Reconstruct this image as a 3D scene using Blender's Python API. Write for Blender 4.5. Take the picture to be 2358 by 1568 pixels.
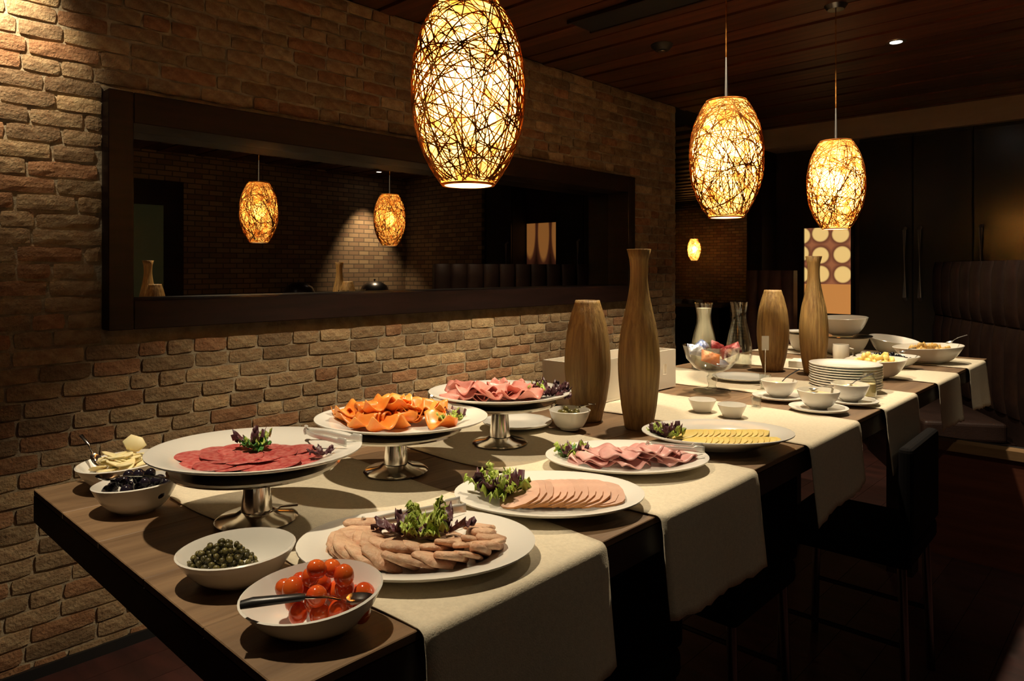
import bpy, math, random
from mathutils import Vector, Matrix, noise as mnoise
R = random.Random(7)
PI = math.pi
for o in list(bpy.data.objects):
    bpy.data.objects.remove(o)
sc = bpy.context.scene
C = sc.collection

# ------------------------------------------------------------------ camera, world, light, exposure
cam_d = bpy.data.cameras.new('camera')
cam = bpy.data.objects.new('camera', cam_d)
C.objects.link(cam)
cam.location = (0, 0, 1.31)
cam.rotation_euler = (PI / 2, 0, math.radians(43.25))
cam_d.sensor_width = 36
cam_d.lens = 36 * 1621 / 2358
cam_d.shift_y = -164 / 2358
cam_d.clip_start = 0.02
sc.camera = cam
w = bpy.data.worlds.new('world')
sc.world = w
w.use_nodes = True
w.node_tree.nodes['Background'].inputs[0].default_value = (0.9, 0.6, 0.4, 1)
w.node_tree.nodes['Background'].inputs[1].default_value = 0.009
vs = sc.view_settings
vs.view_transform = 'Standard'
vs.look = 'None'
vs.gamma = 1
vs.exposure = 0.0
vs.use_curve_mapping = False
CEIL = 2.5
ZT = 0.89            # table top height
WARM = (1.0, 0.83, 0.58)
# recessed downlights: x, y, aim x, aim y, aim z, watts, cone degrees, blend
SPOTS = [(-1.06, 0.36, -1.06, 0.62, 0.9, 92, 60, 0.55),
         (-1.06, 1.90, -1.36, 1.92, 0.9, 120, 94, 0.40),
         (-1.06, 3.00, -1.36, 3.06, 0.9, 120, 94, 0.40),
         (-1.06, 4.06, -1.06, 4.20, 0.9, 60, 110, 0.8),
         (-2.36, 0.30, -2.66, 0.40, 2.16, 90, 64, 1.0),
         (1.55, 5.15, 1.85, 5.20, 1.0, 190, 60, 0.8),
         (0.55, 2.60, -0.30, 3.75, 0.25, 24, 40, 0.9),
         (0.80, 1.00, -0.50, 1.30, 0.70, 4.0, 70, 0.9)]  # last entry: unseen fill added to lift the hanging runner faces
def spot(x, y, ax, ay, az, watts, cone, blend):
    d = bpy.data.lights.new('downlight_beam', 'SPOT')
    d.energy = watts
    d.color = WARM
    d.spot_size = math.radians(cone)
    d.spot_blend = blend
    d.shadow_soft_size = 0.022
    o = bpy.data.objects.new('downlight_beam', d)
    C.objects.link(o)
    o.location = (x, y, CEIL - 0.03)
    o.rotation_euler = (Vector((ax, ay, az)) - Vector(o.location)).to_track_quat('-Z', 'Y').to_euler()
for s_ in SPOTS:
    spot(*s_)

# ------------------------------------------------------------------ materials
MATS = {}
def mat(name, col=(0.5, 0.5, 0.5), rough=0.6, metal=0.0, var=0.0, scale=(8, 8, 8), col2=None, bump=0.0, bscale=None,
        spec=0.5, trans=0.0, emit=None, estr=0.0, coords='Object', sss=0.0, detail=4.0, coat=0.0, tint=False):
    m = bpy.data.materials.new(name)
    m.use_nodes = True
    nt = m.node_tree
    N, L = nt.nodes, nt.links
    b = N['Principled BSDF']
    b.inputs['Base Color'].default_value = (*col, 1)
    b.inputs['Roughness'].default_value = rough
    b.inputs['Metallic'].default_value = metal
    b.inputs['Specular IOR Level'].default_value = spec
    b.inputs['Transmission Weight'].default_value = trans
    b.inputs['Coat Weight'].default_value = coat
    if sss:
        b.inputs['Subsurface Weight'].default_value = sss
        b.inputs['Subsurface Radius'].default_value = (0.02, 0.012, 0.008)
        b.inputs['Subsurface Scale'].default_value = 0.3
    if emit:
        b.inputs['Emission Color'].default_value = (*emit, 1)
        b.inputs['Emission Strength'].default_value = estr
    tc = N.new('ShaderNodeTexCoord')
    def noise_node(sc3, det=detail):
        mp = N.new('ShaderNodeMapping')
        mp.inputs['Scale'].default_value = sc3
        L.new(tc.outputs[coords], mp.inputs[0])
        n = N.new('ShaderNodeTexNoise')
        n.inputs['Scale'].default_value = 1
        n.inputs['Detail'].default_value = det
        n.inputs['Roughness'].default_value = 0.6
        L.new(mp.outputs[0], n.inputs['Vector'])
        return n
    src = None
    if col2 is not None:
        n = noise_node(scale)
        r = N.new('ShaderNodeValToRGB')
        r.color_ramp.elements[0].position = 0.36
        r.color_ramp.elements[1].position = 0.64
        r.color_ramp.elements[0].color = (*col, 1)
        r.color_ramp.elements[1].color = (*col2, 1)
        L.new(n.outputs['Fac'], r.inputs[0])
        src = r.outputs[0]
    if tint:
        at = N.new('ShaderNodeAttribute')
        at.attribute_name = 'tint'
        mx = N.new('ShaderNodeMix')
        mx.data_type = 'RGBA'
        mx.blend_type = 'MULTIPLY'
        mx.inputs[0].default_value = 1
        if src:
            L.new(src, mx.inputs[6])
        else:
            mx.inputs[6].default_value = (*col, 1)
        L.new(at.outputs['Color'], mx.inputs[7])
        src = mx.outputs[2]
    if var:
        oi = N.new('ShaderNodeObjectInfo')
        mr = N.new('ShaderNodeMapRange')
        mr.inputs[3].default_value = 1 - var
        mr.inputs[4].default_value = 1 + var
        L.new(oi.outputs['Random'], mr.inputs[0])
        hs = N.new('ShaderNodeHueSaturation')
        if src:
            L.new(src, hs.inputs['Color'])
        else:
            hs.inputs['Color'].default_value = (*col, 1)
        L.new(mr.outputs[0], hs.inputs['Value'])
        src = hs.outputs[0]
    if src:
        L.new(src, b.inputs['Base Color'])
    if bump:
        n = noise_node(bscale or scale, 6)
        bp = N.new('ShaderNodeBump')
        bp.inputs['Strength'].default_value = bump
        bp.inputs['Distance'].default_value = 0.01
        L.new(n.outputs['Fac'], bp.inputs['Height'])
        L.new(bp.outputs[0], b.inputs['Normal'])
    MATS[name] = m
    return m

mat('brick', (0.52, 0.40, 0.255), 0.95, col2=(0.36, 0.245, 0.15), scale=(22, 22, 30), bump=1.0, bscale=(95, 95, 95), coords='Object', spec=0.15, tint=True)
mat('mortar', (0.52, 0.42, 0.28), 1.0, col2=(0.34, 0.265, 0.17), scale=(16, 16, 16), bump=0.8, bscale=(70, 70, 70), spec=0.1)
mat('plank', (0.13, 0.040, 0.017), 0.42, col2=(0.065, 0.020, 0.010), scale=(1.5, 26, 26), var=0.35, bump=0.12)
mat('ceiling_back', (0.012, 0.006, 0.004), 0.9)
mat('floor', (0.055, 0.014, 0.010), 0.6, col2=(0.030, 0.008, 0.006), scale=(3, 14, 3), var=0.2, bump=0.1)
mat('table', (0.25, 0.155, 0.082), 0.5, col2=(0.150, 0.088, 0.046), scale=(30, 2.2, 30), var=0.14, bump=0.18, bscale=(60, 3, 60))
mat('table_shaded', (0.018, 0.010, 0.007), 0.45, col2=(0.010, 0.006, 0.004), scale=(4, 4, 30))  # near-black colour holds the shade of the table's unlit front and underside
mat('linen', (0.70, 0.62, 0.47), 0.95, col2=(0.63, 0.555, 0.42), scale=(160, 160, 160), bump=0.25, bscale=(420, 420, 420), spec=0.1)
mat('china', (0.80, 0.77, 0.70), 0.18, spec=0.5, coat=0.2)
mat('china_warm', (0.74, 0.68, 0.58), 0.25)
mat('chrome', (0.78, 0.76, 0.72), 0.13, 1.0)
mat('tong_steel', (0.80, 0.78, 0.72), 0.38, 0.45)
mat('brushed', (0.55, 0.53, 0.50), 0.32, 1.0)
mat('dark_steel', (0.16, 0.15, 0.15), 0.3, 1.0)
mat('frame_wood', (0.020, 0.008, 0.006), 0.5, spec=0.25, col2=(0.012, 0.005, 0.004), scale=(3, 3, 30), bump=0.08)
mat('vase', (0.44, 0.28, 0.095), 0.5, col2=(0.24, 0.135, 0.048), scale=(95, 95, 3.0), bump=0.5, bscale=(120, 120, 2.5))
mat('black_gloss', (0.016, 0.016, 0.015), 0.22)
mat('black_matt', (0.010, 0.009, 0.009), 0.6)
mat('black_cloth', (0.006, 0.005, 0.005), 0.9, spec=0.08)
mat('leather', (0.036, 0.019, 0.015), 0.5, spec=0.3, col2=(0.025, 0.013, 0.010), scale=(6, 6, 6), bump=0.15, bscale=(120, 120, 120), var=0.15)
mat('handle_steel', (0.62, 0.57, 0.50), 0.4, 0.6)
mat('leather_rose', (0.19, 0.095, 0.085), 0.5, col2=(0.14, 0.07, 0.06), scale=(6, 6, 6), bump=0.15, bscale=(120, 120, 120))
mat('bulkhead', (0.60, 0.42, 0.26), 0.38, col2=(0.50, 0.34, 0.21), scale=(2, 8, 8))
mat('panel_wood', (0.035, 0.018, 0.013), 0.3, col2=(0.020, 0.010, 0.008), scale=(40, 40, 2))
mat('tan_wood', (0.25, 0.145, 0.065), 0.5, col2=(0.17, 0.095, 0.04), scale=(2, 20, 20))
mat('red_wood', (0.14, 0.040, 0.018), 0.5, col2=(0.085, 0.024, 0.012), scale=(2, 2, 24))
mat('chicken', (0.74, 0.50, 0.33), 0.5, col2=(0.56, 0.29, 0.17), scale=(55, 55, 55), var=0.18, bump=0.45, bscale=(160, 160, 160), sss=0.15)
mat('turkey', (0.68, 0.44, 0.33), 0.45, col2=(0.60, 0.36, 0.27), scale=(30, 30, 30), var=0.10, sss=0.15)
mat('crust', (0.42, 0.17, 0.035), 0.5, var=0.1)
mat('ham', (0.76, 0.43, 0.39), 0.4, col2=(0.68, 0.32, 0.29), scale=(30, 30, 30), var=0.14, sss=0.15)
mat('beef', (0.70, 0.31, 0.26), 0.4, col2=(0.58, 0.18, 0.145), scale=(26, 26, 26), var=0.16, sss=0.15)
mat('salami', (0.44, 0.040, 0.042), 0.35, col2=(0.62, 0.19, 0.16), scale=(130, 130, 130), bump=0.2, var=0.14)
mat('salmon', (0.90, 0.24, 0.030), 0.32, col2=(0.95, 0.38, 0.075), scale=(60, 14, 14), var=0.14, sss=0.2)
mat('cheese', (0.86, 0.62, 0.16), 0.42, col2=(0.90, 0.70, 0.26), scale=(12, 12, 12), var=0.08, sss=0.2)
mat('pale_cheese', (0.84, 0.74, 0.44), 0.5, col2=(0.80, 0.66, 0.33), scale=(20, 20, 20), var=0.06, sss=0.2)
mat('olive_black', (0.012, 0.009, 0.016), 0.16, var=0.4)
mat('caper', (0.135, 0.115, 0.026), 0.42, col2=(0.045, 0.036, 0.012), scale=(160, 160, 160), var=0.5)
mat('olive_green', (0.22, 0.19, 0.045), 0.3, col2=(0.11, 0.09, 0.025), scale=(30, 30, 30), var=0.35)
mat('tomato', (0.62, 0.050, 0.012), 0.14, col2=(0.72, 0.13, 0.02), scale=(14, 14, 14), var=0.16, coat=0.4)
mat('lettuce', (0.30, 0.42, 0.045), 0.5, col2=(0.58, 0.62, 0.17), scale=(40, 40, 40), var=0.2)
mat('herb', (0.035, 0.15, 0.020), 0.45, col2=(0.07, 0.24, 0.03), scale=(40, 40, 40), var=0.2)
mat('radicchio', (0.060, 0.016, 0.026), 0.45, col2=(0.16, 0.050, 0.060), scale=(40, 40, 40), var=0.25)
mat('milk', (0.82, 0.76, 0.60), 0.35)
mat('sauce', (0.82, 0.72, 0.46), 0.3, col2=(0.72, 0.58, 0.32), scale=(40, 40, 40), bump=0.3)
mat('berry', (0.010, 0.012, 0.020), 0.25, var=0.4)
mat('fruit', (0.70, 0.40, 0.09), 0.35, col2=(0.76, 0.55, 0.22), scale=(30, 30, 30), var=0.15)
mat('paper', (0.78, 0.74, 0.66), 0.8)
mat('foil_blue', (0.10, 0.16, 0.42), 0.3, 0.5, col2=(0.55, 0.60, 0.72), scale=(22, 22, 22), bump=0.5, bscale=(40, 40, 40))
mat('foil_silver', (0.72, 0.74, 0.80), 0.28, 0.6, col2=(0.40, 0.46, 0.66), scale=(18, 18, 18), bump=0.5, bscale=(40, 40, 40))
mat('foil_orange', (0.62, 0.20, 0.05), 0.35, 0.2, col2=(0.40, 0.10, 0.03), scale=(22, 22, 22), bump=0.5, bscale=(40, 40, 40))
mat('foil_red', (0.28, 0.03, 0.03), 0.35, 0.2, col2=(0.10, 0.02, 0.03), scale=(22, 22, 22), bump=0.5, bscale=(40, 40, 40))
mat('handle_black', (0.012, 0.010, 0.010), 0.35)
mat('dim_glass', (0.06, 0.07, 0.035), 0.25, emit=(0.20, 0.22, 0.09), estr=0.05)
mat('lamp_lit', (1, 1, 1), 0.5, emit=(1.0, 0.93, 0.80), estr=30)
mat('bulb', (1, 1, 1), 0.5, emit=(1.0, 0.62, 0.26), estr=350)

def glass_mat(name, tint=(0.93, 0.95, 0.93)):
    m = bpy.data.materials.new(name)
    m.use_nodes = True
    nt = m.node_tree
    N, L = nt.nodes, nt.links
    N.remove(N['Principled BSDF'])
    t = N.new('ShaderNodeBsdfTransparent')
    t.inputs[0].default_value = (*tint, 1)
    g = N.new('ShaderNodeBsdfGlossy')
    g.inputs['Roughness'].default_value = 0.04
    lw = N.new('ShaderNodeLayerWeight')
    pw_ = N.new('ShaderNodeMath')
    pw_.operation = 'POWER'
    pw_.inputs[1].default_value = 2.5
    L.new(lw.outputs['Facing'], pw_.inputs[0])
    ma = N.new('ShaderNodeMath')
    ma.operation = 'MULTIPLY_ADD'
    ma.inputs[1].default_value = 0.75
    ma.inputs[2].default_value = 0.09
    L.new(pw_.outputs[0], ma.inputs[0])
    mx = N.new('ShaderNodeMixShader')
    L.new(ma.outputs[0], mx.inputs[0])
    L.new(t.outputs[0], mx.inputs[1])
    L.new(g.outputs[0], mx.inputs[2])
    L.new(mx.outputs[0], N['Material Output'].inputs[0])
    MATS[name] = m
glass_mat('glass', (0.95, 0.96, 0.94))

def shade_mat():
    m = bpy.data.materials.new('shade')
    m.use_nodes = True
    nt = m.node_tree
    N, L = nt.nodes, nt.links
    N.remove(N['Principled BSDF'])
    tc = N.new('ShaderNodeTexCoord')
    n = N.new('ShaderNodeTexVoronoi')
    n.inputs['Scale'].default_value = 42
    L.new(tc.outputs['Object'], n.inputs['Vector'])
    sep = N.new('ShaderNodeSeparateColor')
    L.new(n.outputs['Color'], sep.inputs[0])
    r = N.new('ShaderNodeValToRGB')
    r.color_ramp.elements[0].position = 0.0
    r.color_ramp.elements[0].color = (0.55, 0.20, 0.035, 1)
    r.color_ramp.elements[1].position = 0.75
    r.color_ramp.elements[1].color = (0.95, 0.68, 0.26, 1)
    L.new(sep.outputs[0], r.inputs[0])
    a = N.new('ShaderNodeBsdfTranslucent')
    L.new(r.outputs[0], a.inputs[0])
    b = N.new('ShaderNodeBsdfRefraction')
    b.inputs['Roughness'].default_value = 0.75
    b.inputs['IOR'].default_value = 1.02
    L.new(r.outputs[0], b.inputs[0])
    mx = N.new('ShaderNodeMixShader')
    mx.inputs[0].default_value = 0.3
    L.new(a.outputs[0], mx.inputs[1])
    L.new(b.outputs[0], mx.inputs[2])
    L.new(mx.outputs[0], N['Material Output'].inputs[0])
    MATS['shade'] = m
shade_mat()
def diffuser_mat():
    m = bpy.data.materials.new('diffuser')
    m.use_nodes = True
    N, L = m.node_tree.nodes, m.node_tree.links
    N.remove(N['Principled BSDF'])
    t = N.new('ShaderNodeBsdfTranslucent')
    t.inputs[0].default_value = (0.95, 0.90, 0.78, 1)
    t2 = N.new('ShaderNodeBsdfTransparent')
    mx = N.new('ShaderNodeMixShader')
    mx.inputs[0].default_value = 0.35
    L.new(t.outputs[0], mx.inputs[1])
    L.new(t2.outputs[0], mx.inputs[2])
    L.new(mx.outputs[0], N['Material Output'].inputs[0])
    MATS['diffuser'] = m
diffuser_mat()
def weave_mat():
    m = bpy.data.materials.new('weave')
    m.use_nodes = True
    N, L = m.node_tree.nodes, m.node_tree.links
    N.remove(N['Principled BSDF'])
    tc = N.new('ShaderNodeTexCoord')
    n = N.new('ShaderNodeTexNoise')
    n.inputs['Scale'].default_value = 26
    L.new(tc.outputs['Object'], n.inputs['Vector'])
    r = N.new('ShaderNodeValToRGB')
    r.color_ramp.elements[0].position = 0.40
    r.color_ramp.elements[0].color = (0.16, 0.055, 0.012, 1)
    r.color_ramp.elements[1].position = 0.62
    r.color_ramp.elements[1].color = (0.42, 0.20, 0.05, 1)
    L.new(n.outputs['Fac'], r.inputs[0])
    d = N.new('ShaderNodeBsdfDiffuse')
    t = N.new('ShaderNodeBsdfTranslucent')
    L.new(r.outputs[0], d.inputs[0])
    L.new(r.outputs[0], t.inputs[0])
    mx = N.new('ShaderNodeMixShader')
    mx.inputs[0].default_value = 0.6
    L.new(d.outputs[0], mx.inputs[1])
    L.new(t.outputs[0], mx.inputs[2])
    L.new(mx.outputs[0], N['Material Output'].inputs[0])
    MATS['weave'] = m
weave_mat()

def mirror_mat():
    m = bpy.data.materials.new('mirror_glass')
    m.use_nodes = True
    N = m.node_tree.nodes
    b = N['Principled BSDF']
    b.inputs['Base Color'].default_value = (0.52, 0.47, 0.41, 1)
    b.inputs['Metallic'].default_value = 1
    b.inputs['Roughness'].default_value = 0.0
    MATS['mirror_glass'] = m
mirror_mat()

def far_brick_mat():
    m = bpy.data.materials.new('far_brick')
    m.use_nodes = True
    N, L = m.node_tree.nodes, m.node_tree.links
    b = N['Principled BSDF']
    b.inputs['Roughness'].default_value = 0.95
    tc = N.new('ShaderNodeTexCoord')
    bt = N.new('ShaderNodeTexBrick')
    bt.inputs['Color1'].default_value = (0.42, 0.29, 0.16, 1)
    bt.inputs['Color2'].default_value = (0.24, 0.14, 0.08, 1)
    bt.inputs['Mortar'].default_value = (0.13, 0.095, 0.06, 1)
    bt.inputs['Scale'].default_value = 1
    bt.inputs['Mortar Size'].default_value = 0.006
    bt.inputs['Brick Width'].default_value = 0.15
    bt.inputs['Row Height'].default_value = 0.055
    L.new(tc.outputs['UV'], bt.inputs['Vector'])
    L.new(bt.outputs['Color'], b.inputs['Base Color'])
    bp = N.new('ShaderNodeBump')
    bp.invert = True
    bp.inputs['Strength'].default_value = 1
    bp.inputs['Distance'].default_value = 0.012
    L.new(bt.outputs['Fac'], bp.inputs['Height'])
    L.new(bp.outputs[0], b.inputs['Normal'])
    MATS['far_brick'] = m
far_brick_mat()

def print_mat(name, upper, seed, strength, rnd=0.3, cut=0.34, bg=(0.50, 0.22, 0.09), fg=(0.93, 0.61, 0.21)):
    """flat printed picture of stacked casks, lit from behind"""
    m = bpy.data.materials.new(name)
    m.use_nodes = True
    N, L = m.node_tree.nodes, m.node_tree.links
    b = N['Principled BSDF']
    b.inputs['Roughness'].default_value = 0.35
    tc = N.new('ShaderNodeTexCoord')
    mp = N.new('ShaderNodeMapping')
    mp.inputs['Scale'].default_value = upper
    mp.inputs['Location'].default_value = (0.25 + seed, 0.1, 0)
    L.new(tc.outputs['UV'], mp.inputs[0])
    vo = N.new('ShaderNodeTexVoronoi')
    vo.voronoi_dimensions = '2D'
    vo.inputs['Scale'].default_value = 1
    vo.inputs['Randomness'].default_value = rnd
    L.new(mp.outputs[0], vo.inputs['Vector'])
    r = N.new('ShaderNodeValToRGB')
    e = r.color_ramp.elements
    e[0].position = 0.0
    e[0].color = (*fg, 1)
    e[1].position = 0.36
    e[1].color = (*fg, 1)
    e2 = e.new(0.44)
    e2.color = (0.16, 0.05, 0.025, 1)
    e3 = e.new(0.62)
    e3.color = (*bg, 1)
    L.new(vo.outputs['Distance'], r.inputs[0])
    sx = N.new('ShaderNodeSeparateXYZ')
    L.new(tc.outputs['UV'], sx.inputs[0])
    st = N.new('ShaderNodeMath')
    st.operation = 'GREATER_THAN'
    st.inputs[1].default_value = cut
    L.new(sx.outputs[1], st.inputs[0])
    mx = N.new('ShaderNodeMix')
    mx.data_type = 'RGBA'
    mx.inputs[6].default_value = (0.60, 0.24, 0.06, 1)
    L.new(st.outputs[0], mx.inputs[0])
    L.new(r.outputs[0], mx.inputs[7])
    L.new(mx.outputs[2], b.inputs['Base Color'])
    L.new(mx.outputs[2], b.inputs['Emission Color'])
    b.inputs['Emission Strength'].default_value = strength
    MATS[name] = m
print_mat('cask_print', (2.3, 4.3, 1), 0.0, 0.85, 0.14, 0.34, (0.34, 0.12, 0.05))
print_mat('cask_print_tall', (2.9, 1.05, 1), 0.15, 0.45, 0.1, 0.26, (0.035, 0.012, 0.006), (0.80, 0.34, 0.09))

# ------------------------------------------------------------------ mesh helpers
class MB:
    def __init__(s):
        s.v, s.f, s.uv = [], [], None
    def add(s, verts, faces):
        k = len(s.v)
        s.v += [tuple(p) for p in verts]
        s.f += [tuple(i + k for i in q) for q in faces]
        return s
    def box(s, x0, x1, y0, y1, z0, z1, mtx=None):
        vv = [Vector((x, y, z)) for z in (z0, z1) for y in (y0, y1) for x in (x0, x1)]
        if mtx:
            vv = [mtx @ p for p in vv]
        return s.add(vv, [(0, 2, 3, 1), (4, 5, 7, 6), (0, 1, 5, 4), (2, 6, 7, 3), (0, 4, 6, 2), (1, 3, 7, 5)])
    def lathe(s, prof, n=32, ex=1.0, ey=1.0, mtx=None, closed=False, zfun=None):
        vv, ff, rings = [], [], []
        for r, z in prof:
            if r < 1e-6:
                rings.append([len(vv)])
                vv.append(Vector((0, 0, z)))
            else:
                rings.append(list(range(len(vv), len(vv) + n)))
                for i in range(n):
                    a = 2 * PI * i / n
                    zz = z if zfun is None else zfun(r, z, a)
                    vv.append(Vector((r * ex * math.cos(a), r * ey * math.sin(a), zz)))
        pairs = list(zip(rings[:-1], rings[1:]))
        if closed:
            pairs.append((rings[-1], rings[0]))
        for a, b in pairs:
            if len(a) == 1 and len(b) == 1:
                continue
            for i in range(n):
                j = (i + 1) % n
                if len(a) == 1:
                    ff.append((a[0], b[j], b[i]))
                elif len(b) == 1:
                    ff.append((a[i], a[j], b[0]))
                else:
                    ff.append((a[i], a[j], b[j], b[i]))
        if mtx:
            vv = [mtx @ p for p in vv]
        return s.add(vv, ff)
    def tube(s, pts, rad, n=8, flat=1.0, cap=True):
        pts = [Vector(p) for p in pts]
        if not isinstance(rad, (list, tuple)):
            rad = [rad] * len(pts)
        vv, ff = [], []
        up = Vector((0, 0, 1))
        for i, p in enumerate(pts):
            t = (pts[min(i + 1, len(pts) - 1)] - pts[max(i - 1, 0)]).normalized()
            side = t.cross(up)
            if side.length < 1e-4:
                side = t.cross(Vector((0, 1, 0)))
            side.normalize()
            u = side.cross(t).normalized()
            for k in range(n):
                a = 2 * PI * k / n
                vv.append(p + side * (math.cos(a) * rad[i]) + u * (math.sin(a) * rad[i] * flat))
        for i in range(len(pts) - 1):
            for k in range(n):
                j = (k + 1) % n
                ff.append((i * n + k, i * n + j, (i + 1) * n + j, (i + 1) * n + k))
        if cap:
            ff.append(tuple(reversed(range(n))))
            ff.append(tuple(range((len(pts) - 1) * n, len(pts) * n)))
        return s.add(vv, ff)
    def ball(s, c, r, nu=12, nv=8, mtx=None):
        rx, ry, rz = r if isinstance(r, (tuple, list)) else (r, r, r)
        m = Matrix.Translation(Vector(c)) @ (mtx or Matrix.Identity(4))
        prof = [(math.sin(PI * k / nv), -math.cos(PI * k / nv)) for k in range(nv + 1)]
        prof[0] = (0, -1)
        prof[-1] = (0, 1)
        return s.lathe(prof, nu, mtx=m @ Matrix.Diagonal((rx, ry, rz, 1)))
    def grid(s, nu, nv, fn):
        vv = [fn(i / (nu - 1), j / (nv - 1)) for j in range(nv) for i in range(nu)]
        ff = [(j * nu + i, j * nu + i + 1, (j + 1) * nu + i + 1, (j + 1) * nu + i) for j in range(nv - 1) for i in range(nu - 1)]
        return s.add(vv, ff)
    def data(s, name, material, smooth=True, uvfn=None):
        me = bpy.data.meshes.new(name)
        me.from_pydata(s.v, [], s.f)
        me.materials.append(MATS[material])
        if smooth:
            me.polygons.foreach_set('use_smooth', [True] * len(me.polygons))
            if smooth == 'auto':
                me.set_sharp_from_angle(angle=math.radians(38))
        if uvfn:
            uv = me.uv_layers.new(name='UVMap')
            for lp in me.loops:
                uv.data[lp.index].uv = uvfn(me.vertices[lp.vertex_index].co)
        me.update()
        return me
    def obj(s, name, material, parent=None, loc=None, rot=None, smooth='auto', uvfn=None):
        return place(name, s.data(name, material, smooth, uvfn), parent, loc, rot)
def place(name, me, parent=None, loc=None, rot=None, scale=None):
    o = bpy.data.objects.new(name, me)
    C.objects.link(o)
    if parent:
        o.parent = parent
    if loc is not None:
        o.location = loc
    if rot is not None:
        o.rotation_euler = rot
    if scale is not None:
        o.scale = scale
    return o
def tag(o, label, cat, group=None, kind=None):
    o['label'] = label
    o['category'] = cat
    if group:
        o['group'] = group
    if kind:
        o['kind'] = kind
    return o
def thing(name, label, cat, loc=(0, 0, 0), rz=0.0, group=None):
    o = place(name, None, None, loc, (0, 0, rz))
    return tag(o, label, cat, group)
def struct(name, mb, material, parent=None, uvfn=None, smooth=False, loc=None):
    o = mb.obj(name, material, parent, loc, None, smooth, uvfn)
    if not parent:
        o['kind'] = 'structure'
    return o
def solid(o, t, offset=-1.0):
    m = o.modifiers.new('thickness', 'SOLIDIFY')
    m.thickness = t
    m.offset = offset
    return o
def bevel(o, wdt, seg=2):
    m = o.modifiers.new('bevel', 'BEVEL')
    m.width = wdt
    m.segments = seg
    m.limit_method = 'ANGLE'
    return o

# ------------------------------------------------------------------ the room
XW, XR, YB, YF = -2.66, 1.9, 5.83, -2.2
MY0, MY1, MZ0, MZ1 = 0.791, 3.956, 1.103, 1.918     # mirror frame outline
YO = 4.58                                            # end of the brick wall, start of the passage
# floor boards
fl = struct('floor', MB().box(-7.6, XR, YF, 12.6, -0.08, -0.012), 'black_matt')
bd = MB().box(0, 0.148, 0, 8.02, -0.012, 0).data('floor_board', 'floor', False)
for i in range(31):
    place('floor_board', bd, fl, (XW - 0.02 + i * 0.15, YF, 0))
far_fl = MB().box(-7.6, XW - 0.02, 4.58, 12.6, -0.012, -0.002).obj('far_boards', 'floor', fl, smooth=False)
# ceiling of planks running across the room
ce = struct('ceiling', MB().box(-7.6, XR, YF, 12.6, CEIL + 0.012, CEIL + 0.09), 'ceiling_back')
pw = 0.146
pm = MB().box(XW, XR, 0, pw - 0.012, 0, 0.014).data('plank', 'plank', False)
pm2 = MB().box(XW, XR, 0, pw * 0.55, 0, 0.014).data('plank', 'plank', False)
y = YF
k = 0
while y < YB - 0.02:
    narrow = k % 3 == 2
    place('plank', pm2 if narrow else pm, ce, (0, y, CEIL - (0.008 if narrow else 0)))
    y += pw * 0.55 + 0.012 if narrow else pw
    k += 1
pm3 = MB().box(-7.5, XW - 0.3, 0, 0.16, 0, 0.014).data('plank', 'plank', False)
for i in range(24):
    place('plank', pm3, ce, (0, YO + i * 0.33, CEIL - 0.004))
# dark air slot above the table
t = thing('ceiling_air_slot', 'long black recessed air slot in the plank ceiling', 'vent', (-1.55, 2.72, CEIL), 0)
MB().box(-0.55, 0.85, -0.085, 0.085, -0.016, -0.012).obj('slot', 'black_matt', t, smooth=False)
for yy in (-0.095, 0.085):
    MB().box(-0.56, 0.86, yy, yy + 0.01, -0.020, -0.004).obj('edge_strip', 'frame_wood', t, smooth=False)

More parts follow.
